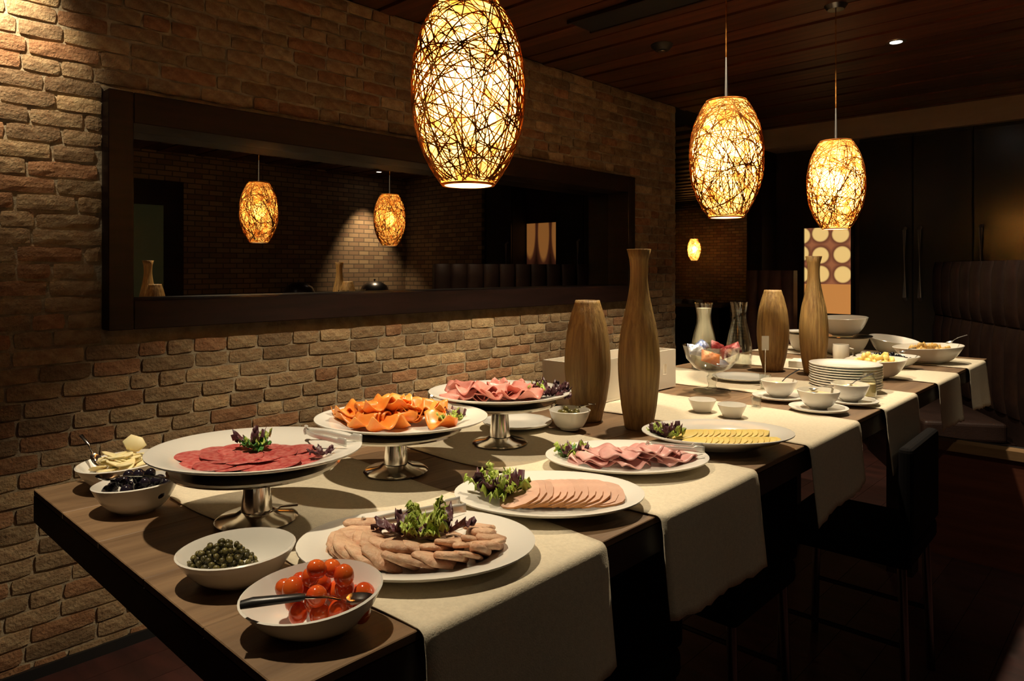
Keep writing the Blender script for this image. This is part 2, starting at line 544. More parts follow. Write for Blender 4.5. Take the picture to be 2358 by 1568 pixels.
# left wall: mortar bed with an opening for the mirror, then bricks one by one
XB = XW - 0.0065
wl = struct('wall_left', MB().box(XB - 0.35, XB, YF, MY0 + 0.02, 0, CEIL)
            .box(XB - 0.35, XB, MY1 - 0.02, YO, 0, CEIL)
            .box(XB - 0.35, XB, MY0 + 0.02, MY1 - 0.02, 0, MZ0 + 0.02)
            .box(XB - 0.35, XB, MY0 + 0.02, MY1 - 0.02, MZ1 - 0.02, CEIL)
            .box(XB - 0.35, XB - 0.2, MY0 + 0.02, MY1 - 0.02, MZ0 + 0.02, MZ1 - 0.02), 'mortar')
def brick_geo(L, H, D, seed, hvar=1.0):
    """rough old brick: front face a 5 x 4 grid with worn corners; local x = out of the wall, y along, z up"""
    rr = random.Random(seed)
    ph = rr.uniform(0, 50)
    nu, nv = 6, 4
    vv, ff = [], []
    for j in range(nv):
        for i in range(nu):
            a, b = i / (nu - 1), j / (nv - 1)
            edge = min(a * L, (1 - a) * L, b * H, (1 - b) * H)
            n1 = mnoise.noise(Vector((a * L * 22 + ph, b * H * 30, seed)))
            n2 = mnoise.noise(Vector((a * L * 60, b * H * 60 + ph, seed + 9)))
            corner = 1.0 if (i in (0, nu - 1) and j in (0, nv - 1)) else 0.0
            x = D + 0.0030 * n1 + 0.0022 * n2 - (0.0030 if edge < 1e-6 else 0) - 0.002 * corner
            yy = (a - 0.5) * L + (0.0035 * n2 if i in (0, nu - 1) else 0.002 * n1) - corner * 0.0022 * (1 if i else -1)
            zz = (b - 0.5) * H + (0.0035 * n1 if j in (0, nv - 1) else 0) + 0.0012 * math.sin(ph + a * 3) * hvar - corner * 0.0018 * (1 if j else -1)
            vv.append((x, yy, zz))
    for j in range(nv - 1):
        for i in range(nu - 1):
            ff.append((j * nu + i, j * nu + i + 1, (j + 1) * nu + i + 1, (j + 1) * nu + i))
    loop = [i for i in range(nu)] + [j * nu + nu - 1 for j in range(1, nv)] + [(nv - 1) * nu + i for i in range(nu - 2, -1, -1)] + [j * nu for j in range(nv - 2, 0, -1)]
    base = len(vv)
    for q in loop:
        vv.append((-0.004, vv[q][1], vv[q][2]))
    m = len(loop)
    for q in range(m):
        p = (q + 1) % m
        ff.append((loop[p], loop[q], base + q, base + p))
    return vv, ff
def tint_for(rr):
    k = rr.random()
    if k < 0.16:
        c = (1.25, 1.16, 0.98)
    elif k < 0.34:
        c = (1.02, 0.74, 0.60)
    elif k < 0.50:
        c = (0.74, 0.66, 0.58)
    else:
        c = (1.0, 0.92, 0.80)
    f = rr.uniform(0.78, 1.12)
    return tuple(v * f for v in c)
def set_tint(me, cols):
    a = me.attributes.new('tint', 'FLOAT_COLOR', 'POINT')
    flat = []
    for c in cols:
        flat += [*c, 1.0]
    a.data.foreach_set('color', flat)
PITCH = 0.0555
lens = [0.088, 0.102, 0.118, 0.132, 0.146, 0.162, 0.180, 0.198]
protos = {}
spots_b = []
rb = random.Random(21)
nrow = int(CEIL / PITCH) + 1
for row in range(nrow):
    z = PITCH * (row + 0.5)
    if z > CEIL - 0.012:
        break
    y = -0.62 + rb.uniform(-0.1, 0.0)
    while y < YO - 0.02:
        li = rb.randrange(len(lens))
        L = lens[li]
        y1 = min(y + L, YO - 0.004)
        inmir = MZ0 - PITCH * 0.45 < z < MZ1 + PITCH * 0.45
        if y1 - y > 0.05:
            if inmir and y1 > MY0 - 0.002 and y < MY1 + 0.002:
                if y < MY0 - 0.05:
                    spots_b.append((y, MY0 - 0.004, z, -1))
                elif y1 > MY1 + 0.05:
                    spots_b.append((MY1 + 0.004, y1, z, -1))
            else:
                spots_b.append((y, y1, z, li))
        y += L + rb.uniform(0.006, 0.011)
def shown(q):
    yc, z = (q[0] + q[1]) / 2, q[2]
    x_, z_ = 0.7284 * XW + 0.6852 * yc, -0.6852 * XW + 0.7284 * yc
    px, py = 1179 + 1621 * x_ / z_, 620 + 1621 * (1.31 - z) / z_
    inside = -40 < px < 2358 and -20 < py < 1590
    return (q[1] - q[0]) / (z_ * z_) if inside else 0
order = sorted(spots_b, key=shown, reverse=True)
var_meshes = {}
def brick_mesh(li, v):
    key = (li, v)
    if key not in var_meshes:
        vv, ff = brick_geo(lens[li], PITCH - 0.0085, 0.0090, li * 31 + v)
        me = MB().add(vv, ff).data('brick', 'brick', False)
        set_tint(me, [tint_for(random.Random(li * 77 + v))] * len(vv))
        var_meshes[key] = me
    return var_meshes[key]
rest = MB()
rest_t = []
n_ind = 0
for q in order:
    y0, y1, z, li = q
    if li >= 0 and abs((y1 - y0) - lens[li]) < 1e-6 and n_ind < 298:
        o = place('brick', brick_mesh(li, rb.randrange(9)), wl, (XB + rb.uniform(-0.002, 0.003), (y0 + y1) / 2, z), (0, 0, 0))
        n_ind += 1
    else:
        vv, ff = brick_geo(y1 - y0, PITCH - 0.0085, 0.0090 + rb.uniform(-0.002, 0.003), rb.randrange(9999))
        rest.add([(p[0] + XB, p[1] + (y0 + y1) / 2, p[2] + z) for p in vv], ff)
        rest_t += [tint_for(rb)] * len(vv)
me = rest.data('brickwork', 'brick', False)
set_tint(me, rest_t)
bw = place('brickwork', me, wl)
bw['kind'] = 'stuff'
struct('shade_strip_left', MB().box(XB, XB + 0.02, YF, YO, 0, 0.035), 'black_matt')  # black strip standing in for the shadow gap at the wall foot

# other walls
uvx = lambda p: (p.x, p.z)
uvy = lambda p: (p.y, p.z)
struct('wall_right', MB().box(XR, XR + 0.1, YF, YB + 0.4, 0, CEIL), 'far_brick', uvfn=uvy)
struct('wall_front', MB().box(XW - 0.36, XR, YF - 0.1, YF, 0, CEIL), 'panel_wood')
struct('wall_back', MB().box(XW, 0.45, YB + 0.3, YB + 0.4, 0, CEIL), 'panel_wood')
struct('wall_back_brick', MB().box(0.45, XR, YB, YB + 0.4, 0, CEIL), 'far_brick', uvfn=uvx)
struct('wall_passage_side', MB().box(XW, XW + 0.10, YB, 12.6, 0, CEIL), 'frame_wood')
struct('wall_passage_far', MB().box(-7.6, XW, 12.5, 12.6, 0, CEIL), 'far_brick', uvfn=uvx)
struct('wall_passage_left', MB().box(-7.6, -7.5, YO, 12.6, 0, CEIL), 'far_brick', uvfn=uvy)
struct('wall_passage_near', MB().box(-7.6, XB - 0.35, YO - 0.1, YO, 0, CEIL), 'far_brick', uvfn=uvx)
struct('trim_1', MB().box(XW, 0.45, YB, YB + 0.3, 2.33, CEIL), 'bulkhead')
struct('trim_2', MB().box(XW - 0.02, XW, YB - 0.03, YB, 0, CEIL), 'frame_wood')
# dark doorway seen only in the mirror
d1 = struct('door_1', MB().box(XR - 0.03, XR, 1.2, 2.95, 0, 2.2), 'frame_wood')
MB().box(XR - 0.036, XR - 0.03, 2.05, 2.75, 0.3, 1.95).obj('pane', 'dim_glass', d1, smooth=False)

# ------------------------------------------------------------------ long mirror in a deep frame
mr = thing('wall_mirror', 'long dark-framed mirror set into the brick wall, reflecting the lamps', 'mirror', (XW, 0, 0))
FX0, FX1 = -0.110, 0.060
def rail(y0, y1, z0, z1):
    o = MB().box(FX0, FX1, y0, y1, z0, z1).obj('frame_rail', 'frame_wood', mr, smooth=False)
    bevel(o, 0.003, 1)
rail(MY0, MY0 + 0.080, MZ0, MZ1)
rail(MY1 - 0.080, MY1, MZ0, MZ1)
rail(MY0 + 0.080, MY1 - 0.080, MZ0, MZ0 + 0.100)
rail(MY0 + 0.080, MY1 - 0.080, MZ1 - 0.105, MZ1)
MB().box(-0.115, -0.103, MY0 + 0.04, MY1 - 0.04, MZ0 + 0.04, MZ1 - 0.04).obj('mirror_glass', 'mirror_glass', mr, smooth=False)

# ------------------------------------------------------------------ buffet table
TX0, TX1, TY0, TY1 = -1.5855, -0.6405, 0.353, 3.94
TH = 0.062
tb = thing('buffet_table', 'long dark wooden buffet table set with dishes and cloth runners', 'table', ((TX0 + TX1) / 2, (TY0 + TY1) / 2, 0))
hw, hl = (TX1 - TX0) / 2, (TY1 - TY0) / 2
nb = 5
bwid = 2 * hw / nb
for i in range(nb):
    o = MB().box(-hw + i * bwid + 0.0006, -hw + (i + 1) * bwid - 0.0006, -hl, hl, ZT - 0.012, ZT).obj('plank', 'table', tb, smooth=False)
    bevel(o, 0.0012, 1)
MB().box(-hw, hw, -hl, hl, ZT - TH, ZT - 0.0125).obj('edge_slab', 'table_shaded', tb, smooth=False)
for sy in (-1, 1):
    for sx in (-1, 1):
        cx, cy = sx * (hw - 0.22), sy * (hl - 0.55)
        MB().box(cx - 0.05, cx + 0.05, cy - 0.05, cy + 0.05, 0, ZT - TH - 0.08).obj('leg', 'table_shaded', tb, smooth=False)
    cy = sy * (hl - 0.55)
    MB().box(-hw + 0.15, hw - 0.15, cy - 0.05, cy + 0.05, ZT - TH - 0.08, ZT - TH).obj('cross_beam', 'table_shaded', tb, smooth=False)

# cloth runners laid across the table
def runner(yc, wd, hang_r, hang_l, seed, label):
    rr = random.Random(seed)
    hw_ = hw
    path = []
    rad = 0.012
    n_h, n_t = 12, 34
    for i in range(n_h):
        path.append((-hw_ - rad - 0.006 * (1 - i / n_h), -hang_l * (1 - i / (n_h - 1)) - rad))
    for i in range(1, 5):
        a = PI - (PI / 2) * i / 4
        path.append((-hw_ + rad * math.cos(a), -rad + rad * math.sin(a)))
    for i in range(1, n_t):
        path.append((-hw_ + 2 * hw_ * i / n_t, 0))
    for i in range(0, 5):
        a = PI / 2 - (PI / 2) * i / 4
        path.append((hw_ + rad * math.cos(a), -rad + rad * math.sin(a)))
    for i in range(1, n_h):
        path.append((hw_ + rad + 0.010 * (i / n_h) ** 1.5, -rad - hang_r * i / (n_h - 1)))
    nv = 18
    ph = rr.uniform(0, 6)
    def fn(u, v):
        x, z = path[int(round(u * (len(path) - 1)))]
        yy = (v - 0.5) * wd
        drop = max(0.0, -z - rad) / max(hang_r, 0.01)
        edge = abs(v - 0.5) * 2
        yy += 0.006 * math.sin(x * 14 + ph + (3 if v > 0.5 else 0)) * edge + 0.012 * drop * (v - 0.5) * math.sin(ph)
        lift = 0.0006 + 0.0006 * (0.5 + 0.5 * math.sin(x * 18 + ph + v * 5)) + (0.0010 * max(0, edge - 0.8) / 0.2) * (0.5 + 0.5 * math.sin(x * 31 + ph * 2))
        if drop > 0:
            sgn = 1 if x > 0 else -1
            x += sgn * (0.006 * drop * (1 + math.sin(v * 9 + ph)) + 0.002)
            z -= 0.012 * drop * math.sin(v * 3.0 + ph) * (1 if sgn > 0 else 0) + 0.003 * math.sin(v * 40 + ph) * (drop > 0.9)
            lift = 0.0015 if drop < 0.05 else 0
        return Vector((x, yy, z + lift))
    o = MB().grid(len(path), nv, fn).obj('table_runner', 'linen', None, ((TX0 + TX1) / 2, yc, ZT + 0.0006), None, True)
    solid(o, 0.0018, 1.0)
    return tag(o, label, 'table runner', 'cream cloth runners across the table')
runner(0.699, 0.368, 0.175, 0.10, 1, 'cream linen runner nearest the camera, under the chicken platter')
runner(1.222, 0.372, 0.165, 0.12, 2, 'cream linen runner under the pink ham platter')
runner(1.879, 0.378, 0.160, 0.12, 3, 'cream linen runner under the two small empty ramekins')
runner(2.475, 0.375, 0.165, 0.12, 4, 'cream linen runner under the stack of plates')
runner(3.115, 0.330, 0.170, 0.12, 5, 'cream linen runner beyond the bowl of yellow cheese, second from the far end')
runner(3.655, 0.345, 0.175, 0.12, 6, 'cream linen runner at the far end of the table')

# ------------------------------------------------------------------ crockery builders
CA = math.radians(43.25)    # the oval dishes lie at this angle on the table
ZR = ZT + 0.0050            # top of runner cloth
def plate_prof(R_, h, th=0.005, well=0.62):
    return [(0, 0), (R_ * 0.52, 0), (R_ * 0.55, 0.002), (R_ * 0.66, 0.003 + h * 0.25), (R_ * 0.97, h - 0.004), (R_, h - 0.001), (R_, h + 0.001),
            (R_ * 0.975, h + 0.0015), (R_ * 0.72, th + h * 0.35), (R_ * well, th + 0.001), (R_ * 0.3, th), (0, th)]
def plate(name, label, x, y, z, rx, ry, h=0.020, rz=CA, cat='plate', group=None, material='china', n=56):
    o = MB().lathe(plate_prof(1.0, h, 0.006), n, rx, ry).obj(name, material, None, (x, y, z), (0, 0, rz))
    return tag(o, label, cat, group)
def bowl_obj(name, label, x, y, z, rx, ry, h, slant=0.0, sdir=0.0, rz=0.0, foot=0.42, cat='bowl', group=None, material='china', thick=0.005, curve=0.55, n=44):
    prof = [(0, 0.0), (foot, 0.0), (foot + 0.02, 0.003)]
    m = 8
    for i in range(1, m + 1):
        u = i / m
        prof.append((foot + (1 - foot) * (u ** curve if curve < 1 else u), 0.003 + (h - 0.003) * u ** 1.15))
    ti = thick / max(rx, ry)
    prof.append((1 - ti * 0.5, h + 0.0015))
    for i in range(m - 1, -1, -1):
        u = i / m
        prof.append((max(foot * 0.9, foot + (1 - foot) * (u ** curve if curve < 1 else u)) - ti, thick + 0.002 + (h - thick - 0.003) * u ** 1.15))
    prof.append((foot * 0.5, thick + 0.001))
    prof.append((0, thick + 0.001))
    def zf(r, zz, a):
        return zz * (1 + slant * math.cos(a - sdir) * min(1, zz / h))
    o = MB().lathe(prof, n, rx, ry, zfun=zf).obj(name, material, None, (x, y, z), (0, 0, rz))
    return tag(o, label, cat, group)

# metal cake stands with white plates
def stand(x, y, z, label, dz=0.0):
    t = thing('cake_stand', label, 'cake stand', (x, y, z), 0, 'metal cake stands')
    MB().lathe([(0, 0), (0.062, 0), (0.066, 0.003), (0.060, 0.007), (0.035, 0.011), (0.024, 0.018), (0, 0.018)], 40).obj('foot', 'chrome', t)
    MB().lathe([(0, 0.0181), (0.025, 0.0181), (0.0225, 0.045), (0.018, 0.087 + dz), (0, 0.087 + dz)], 32).obj('stem', 'chrome', t)
    MB().lathe([(0, 0.0875 + dz), (0.120, 0.0875 + dz), (0.133, 0.090 + dz), (0.136, 0.094 + dz), (0.133, 0.0965 + dz), (0.120, 0.094 + dz), (0, 0.094 + dz)], 56).obj('tray', 'chrome', t)
S = [(-1.108, 0.560, 'shiny metal cake stand under the salami plate'),
     (-1.165, 0.890, 'shiny metal cake stand under the smoked salmon plate'),
     (-1.172, 1.204, 'shiny metal cake stand under the rolled beef plate')]
SZ = [ZR, ZR, ZR]
for (x, y, lb), z, dz in zip(S, SZ, (0, -0.006, 0.006)):
    stand(x, y, z, lb, dz)
PZ = ZR + 0.0955
PZS = [PZ, PZ - 0.006, PZ + 0.006]
plate('round_plate', 'large white plate of sliced salami raised on a cake stand', S[0][0], S[0][1], PZS[0], 0.172, 0.152, 0.024)
plate('round_plate', 'large white plate of orange smoked salmon raised on a cake stand', S[1][0] + 0.010, S[1][1] + 0.008, PZS[1], 0.176, 0.156, 0.024)
plate('round_plate', 'large white plate of rolled pink beef raised on a cake stand', S[2][0], S[2][1], PZS[2], 0.170, 0.156, 0.024)
P = [(-0.802, 0.651), (-0.807, 0.954), (-0.846, 1.254), (-0.782, 1.535)]
plate('oval_platter', 'large white oval platter of chicken slices at the front of the table', *P[0], ZR, 0.172, 0.134, 0.021, cat='platter')
plate('oval_platter', 'white oval platter of fanned turkey slices with a green salad bunch', *P[1], ZR, 0.168, 0.128, 0.021, cat='platter')
plate('oval_platter', 'white oval platter of pink ham slices', *P[2], ZR, 0.172, 0.132, 0.021, cat='platter')
plate('oval_platter', 'white oval platter of yellow cheese slices', *P[3], ZR + 0.002, 0.176, 0.130, 0.033, cat='platter')

def on(p, a, b):
    """offset a to the right and b away, as seen along the dish angle"""
    return (p[0] + a * math.cos(CA) - b * math.sin(CA), p[1] + a * math.sin(CA) + b * math.cos(CA))

# ------------------------------------------------------------------ food shapes
def slab_mesh(name, rx, ry, th, material, seed, wob=0.12, n=14, dome=0.3):
    rr = random.Random(seed)
    rs = [1 + rr.uniform(-wob, wob) for _ in range(n)]
    mb = MB()
    vv, ff = [], []
    for lvl, (zz, k) in enumerate([(0, 0.90), (th * 0.35, 1.0), (th * 0.75, 0.98), (th, 0.88)]):
        for i in range(n):
            a = 2 * PI * i / n
            vv.append((rx * k * rs[i] * math.cos(a), ry * k * rs[i] * math.sin(a), zz))
    vv.append((0, 0, th * (1 + dome)))
    vv.append((0, 0, 0))
    for l in range(3):
        for i in range(n):
            j = (i + 1) % n
            ff.append((l * n + i, l * n + j, (l + 1) * n + j, (l + 1) * n + i))
    for i in range(n):
        j = (i + 1) % n
        ff.append((3 * n + i, 3 * n + j, 4 * n))
        ff.append((j, i, 4 * n + 1))
    return mb.add(vv, ff).data(name, material, True)
def fold_mesh(name, L, W, th, material, seed, folds=2.5, amp=0.010, curl=0.0):
    """thin slice lying in loose folds"""
    rr = random.Random(seed)
    ph, ph2 = rr.uniform(0, 6), rr.uniform(0, 6)
    nu, nv = 18, 8
    def fn(u, v):
        a, b = u - 0.5, v - 0.5
        w_ = math.sqrt(max(0.05, 1 - (a * 1.8) ** 2))
        x = a * L
        yy = b * W * w_
        zz = amp * (0.9 + math.sin(u * folds * 2 * PI + ph + b * 1.3)) + 0.3 * amp * math.sin(v * 5 + ph2) + curl * b * b
        x += 0.25 * amp * math.cos(u * folds * 2 * PI + ph)
        return Vector((x, yy, zz))
    mb = MB().grid(nu, nv, fn)
    k = len(mb.v)
    vv = list(mb.v)
    ff = list(mb.f)
    mb.add([(p[0], p[1], p[2] + th) for p in vv], [])
    mb.f = [tuple(reversed(q)) for q in ff] + [tuple(i + k for i in q) for q in ff]
    rim = [i for i in range(nu)] + [j * nu + nu - 1 for j in range(1, nv)] + [(nv - 1) * nu + i for i in range(nu - 2, -1, -1)] + [j * nu for j in range(nv - 2, 0, -1)]
    m = len(rim)
    for q in range(m):
        a, b = rim[q], rim[(q + 1) % m]
        mb.f.append((a, b, b + k, a + k))
    return mb.data(name, material, True)
def roll_mesh(name, L, W, material, seed, th=0.0025):
    """slice rolled loosely into a tube with a free flap"""
    rr = random.Random(seed)
    turns = rr.uniform(1.1, 1.5)
    r0 = W * rr.uniform(0.13, 0.17)
    ph = rr.uniform(0, 6)
    nu, nv = 22, 7
    def fn(u, v):
        a = -PI / 2 + turns * 2 * PI * u
        r = r0 * (0.62 + 0.75 * u) * (1 + 0.14 * math.sin(v * 4 + ph) + 0.08 * math.sin(u * 9 + ph))
        x = (v - 0.5) * L * (1 - 0.18 * math.sin(u * 6 + ph))
        return Vector((x, r * math.cos(a), r0 * 1.35 + r * math.sin(a)))
    mb = MB().grid(nu, nv, fn)
    return mb.data(name, material, True)
def leaf_mesh(name, L, W, material, seed, rise=0.8, ruffle=0.25, freq=7):
    rr = random.Random(seed)
    ph = rr.uniform(0, 6)
    nu, nv = 15, 7
    def fn(u, v):
        b = (v - 0.5) * 2
        wid = W * (0.25 + 0.75 * math.sin(min(1, u * 1.08) * PI * 0.62)) * (1 - 0.25 * u ** 4)
        x = L * u * (1 - 0.25 * u * rise)
        zz = L * rise * (u - 0.35 * u * u) + W * 0.5 * b * b * 0.5
        e = abs(b) ** 1.5
        zz += ruffle * W * e * math.sin(freq * u * PI + ph + (1.5 if b > 0 else 0)) * (0.4 + 0.6 * u)
        x += ruffle * W * e * math.cos(freq * u * PI * 0.9 + ph) * u
        if u > 0.9:
            zz += ruffle * W * math.sin(b * 6 + ph) * 0.6
        return Vector((x, b * wid * 0.5, zz))
    return MB().grid(nu, nv, fn).data(name, material, True)
def leafset(material, n, L, W, rise, ruffle, freq=7):
    return [leaf_mesh('leaf', L * R.uniform(0.8, 1.1), W * R.uniform(0.8, 1.1), material, R.random() * 999, rise * R.uniform(0.7, 1.2), ruffle, freq) for _ in range(n)]
LG = leafset('lettuce', 5, 0.040, 0.024, 0.9, 0.40, 9)
LF = leafset('lettuce', 5, 0.046, 0.012, 1.1, 0.70, 11)
LH = leafset('herb', 4, 0.034, 0.024, 0.5, 0.22, 5)
LR = leafset('radicchio', 5, 0.042, 0.030, 0.7, 0.30, 6)
def garnish(label, x, y, z, sets, sc_=1.0, cat='salad garnish', name='lettuce_garnish'):
    """a bunch of leaves; sets = list of (mesh list, count, spread, dx, dy)"""
    t = thing(name, label, cat, (x, y, z))
    for ms, cnt, spread, dx, dy in sets:
        for i in range(cnt):
            a = 2 * PI * i / cnt + R.uniform(-0.4, 0.4)
            r = spread * R.uniform(0.0, 0.5)
            o = place('leaf', R.choice(ms), t, (dx + r * math.cos(a), dy + r * math.sin(a), 0.001 + R.uniform(0, 0.004)),
                      (R.uniform(-0.3, 0.3), R.uniform(-0.35, 0.25), a), [sc_ * R.uniform(0.8, 1.15)] * 3)
            solid(o, 0.0007, 0)
    return t
def tongs(label, x, y, z, L, rz, tilt=0.0, gap=0.030, material='tong_steel'):
    t = thing('serving_tongs', label, 'tongs', (x, y, z), rz)
    t.rotation_euler = (0, tilt, rz)
    for s_ in (-1, 1):
        def fn(u, v, s_=s_):
            sp = gap * (math.sin(u * PI * 0.62)) * 0.5
            wd = 0.011 * (0.75 + 0.5 * (u > 0.8))
            return Vector((u * L, s_ * (0.0015 + sp + 0.0030 * math.sin(u * 7)), 0.004 + wd * (v - 0.1)))
        o = MB().grid(20, 4, fn).obj('arm', material, t, smooth=True)
        solid(o, 0.0012, 0)
    MB().tube([(0, 0, 0.001), (-0.004, 0, 0.008), (0, 0, 0.016)], 0.0035, 8).obj('bend', material, t)
    return t
def spoon(label, x, y, z, L, rz, tilt, material='chrome', handle='chrome', bowl=(0.018, 0.012), name='spoon', cat='spoon', grip=False):
    """local x runs from the bowl (origin) to the end of the handle"""
    t = place(name, None, None, (x, y, z), (0, -tilt, rz))
    tag(t, label, cat)
    b = bowl
    prof = [(0, -0.006), (0.5, -0.0045), (0.85, -0.0015), (1.0, 0.001), (0.93, 0.001), (0.5, -0.003), (0, -0.0045)]
    MB().lathe(prof, 20, b[0], b[1]).obj('spoon_bowl', material, t)
    if grip:
        MB().tube([(b[0] * 0.9, 0, 0.0005), (b[0] + 0.012, 0, 0.004), (L * 0.46, 0, 0.006)], [0.0030, 0.0028, 0.0035], 8, 0.5).obj('neck', material, t)
        MB().tube([(L * 0.455, 0, 0.006), (L * 0.5, 0, 0.006), (L * 0.9, 0, 0.004), (L, 0, 0.002)], [0.0040, 0.0058, 0.0075, 0.0060], 12, 0.7).obj('grip', handle, t)
        return t
    MB().tube([(b[0] * 0.9, 0, 0.0005), (b[0] + 0.012, 0, 0.004), (L * 0.55, 0, 0.006), (L, 0, 0.004)], [0.0022, 0.0020, 0.0030, 0.0045], 8, 0.5).obj('handle', handle, t)
    return t

# --- front platter: chicken slices
CH = [slab_mesh('chicken_slice', 0.030 + 0.002 * (i % 3), 0.0155 + 0.0015 * (i % 4), 0.0065 + 0.001 * (i % 3), 'chicken', i, 0.16) for i in range(6)]
def put(name, me, p, a, b, z, rot, label, cat, group, scale=None):
    x, y = on(p, a, b)
    o = place(name, me, None, (x, y, z), (rot[0], rot[1], rot[2] + CA), scale)
    return tag(o, label, cat, group)
pz0 = ZR + 0.0075
lab = 'pale slice of chicken breast fanned on the front oval platter'
for i in range(13):                      # front arc
    u = i / 12
    an = math.radians(205 + 140 * u)
    a, b = 0.118 * math.cos(an), 0.092 * math.sin(an) + 0.015
    put('chicken_slice', CH[i % 6], P[0], a, b, pz0 + 0.011, (R.uniform(-0.2, 0.2), 0.42 + R.uniform(-0.15, 0.15), an + PI * 0.62 + R.uniform(-0.35, 0.35)), 'chicken slice in the outer row along the front of the front platter', 'chicken slice', 'chicken slices on the front platter', [R.uniform(0.95, 1.15)] * 3)
for i in range(9):                       # inner arc
    u = i / 8
    an = math.radians(215 + 120 * u)
    a, b = 0.088 * math.cos(an), 0.052 * math.sin(an) + 0.012
    put('chicken_slice', CH[(i + 2) % 6], P[0], a, b, pz0 + 0.015, (R.uniform(-0.2, 0.2), 0.35 + R.uniform(-0.15, 0.15), an + PI * 0.60 + R.uniform(-0.4, 0.4)), 'chicken slice in the inner row before the salad bunch', 'chicken slice', 'chicken slices on the front platter', [R.uniform(0.85, 1.0)] * 3)
for i in range(4):                       # right side
    put('chicken_slice', CH[i % 6], P[0], 0.094 + 0.012 * (i % 2) - 0.02 * (i > 2), -0.015 + 0.022 * i, pz0 + 0.010, (0.1, 0.3, 0.9 + 0.3 * i), 'thick chicken slice at the right end of the front platter', 'chicken slice', 'chicken slices on the front platter', [1.15] * 3)
for i in range(5):                       # stacked strips at the left
    put('chicken_slice', CH[i % 6], P[0], -0.098 + 0.004 * i, -0.022 + 0.016 * i, pz0 + 0.003 + 0.004 * i, (0.15, 0.0, 0.08 * R.uniform(-1, 1)), 'chicken strip stacked at the left end of the front platter', 'chicken slice', 'chicken slices on the front platter', [1.05, 0.85, 1.1])
for i in range(12):                      # bed under the salad bunch
    an = 2 * PI * i / 12
    put('chicken_slice', CH[i % 6], P[0], 0.048 * math.cos(an) + 0.004, 0.026 * math.sin(an) + 0.016, pz0 + 0.002 + 0.002 * (i % 2), (0.1, 0.1, an + PI / 2), 'chicken slice lying under the salad bunch of the front platter', 'chicken slice', 'chicken slices on the front platter')
gx, gy = on(P[0], 0.008, 0.022)
garnish('bunch of green frisee and dark radicchio leaves on the chicken platter', gx, gy, pz0 + 0.013,
        [(LF, 13, 0.03, 0.0, 0.004), (LG, 9, 0.03, 0.004, -0.006), (LR, 5, 0.016, -0.020, -0.026), (LR, 3, 0.010, 0.024, 0.024)], 0.92)
gx, gy = on(P[0], -0.085, 0.042)
tongs('steel serving tongs lying on the back of the chicken platter', gx, gy, ZR + 0.024, 0.155, CA + 0.34, -0.06)

# --- turkey slices fanned
def turkey_mesh(seed):
    rr = random.Random(seed)
    n = 18
    W, D, th = 0.036, 0.054, 0.0030
    top, bot = [], []
    for i in range(n):
        a = 2 * PI * i / n
        k = 1 + rr.uniform(-0.04, 0.04)
        x, yy = W * k * math.copysign(abs(math.cos(a)) ** 0.7, math.cos(a)), D * k * math.copysign(abs(math.sin(a)) ** 0.8, math.sin(a))
        top.append((x, yy, th))
        bot.append((x, yy, 0))
    mb = MB().add(top + bot, [tuple(range(n)), tuple(reversed(range(n, 2 * n)))] + [(i, i + n, (i + 1) % n + n, (i + 1) % n) for i in range(n)])
    me = mb.data('turkey_slice', 'turkey', False)
    me.materials.append(MATS['crust'])
    for pl in me.polygons:
        if len(pl.vertices) == 4 and sum(me.vertices[v].co.y for v in pl.vertices) / 4 < -0.01:
            pl.material_index = 1
    return me
TK = [turkey_mesh(i) for i in range(5)]
for i in range(13):
    u = i / 12
    put('turkey_slice', TK[i % 5], P[1], -0.052 + 0.145 * u, -0.014 + 0.008 * math.sin(u * 3), pz0 + 0.0118, (0.05, -0.30 + 0.15 * (u > 0.9), R.uniform(-0.02, 0.02) + 0.10 * u),
        'thin turkey slice with browned edge in the fanned row', 'turkey slice', 'fanned turkey slices')
gx, gy = on(P[1], -0.086, 0.004)
garnish('tall bunch of pale frisee over dark leaves beside the turkey slices', gx, gy, pz0 + 0.004,
        [(LF, 16, 0.034, 0.0, 0.0), (LG, 8, 0.040, 0.0, 0.0), (LR, 7, 0.034, 0.004, -0.008)], 1.12)

# --- ham
HM = [fold_mesh('ham_slice', 0.085, 0.060, 0.0022, 'ham', i, R.uniform(1.2, 2.4), 0.0055) for i in range(7)]
for i in range(18):
    u = i / 17
    a = -0.085 + 0.185 * u + R.uniform(-0.012, 0.012)
    b = R.uniform(-0.045, 0.025) * (1 - 0.3 * u)
    put('ham_slice', HM[i % 7], P[2], a, b, pz0 + 0.003 + 0.0065 * (i % 4), (R.uniform(-0.05, 0.05), R.uniform(-0.05, 0.05), R.uniform(-0.6, 0.9)),
        'pink cooked ham slice in the loose pile on its platter', 'ham slice', 'pink ham slices')
gx, gy = on(P[2], -0.108, 0.016)
garnish('green lettuce and dark leaf bunch at the left end of the ham platter', gx, gy, pz0 + 0.003, [(LG, 9, 0.03, 0, 0), (LR, 4, 0.02, 0.006, -0.006), (LH, 4, 0.03, -0.012, -0.010)], 0.95)
gx, gy = on(P[2], 0.048, 0.010)
tongs('steel serving tongs resting across the ham slices', gx, gy, ZR + 0.032, 0.115, CA - 0.12, 0.04, 0.024)

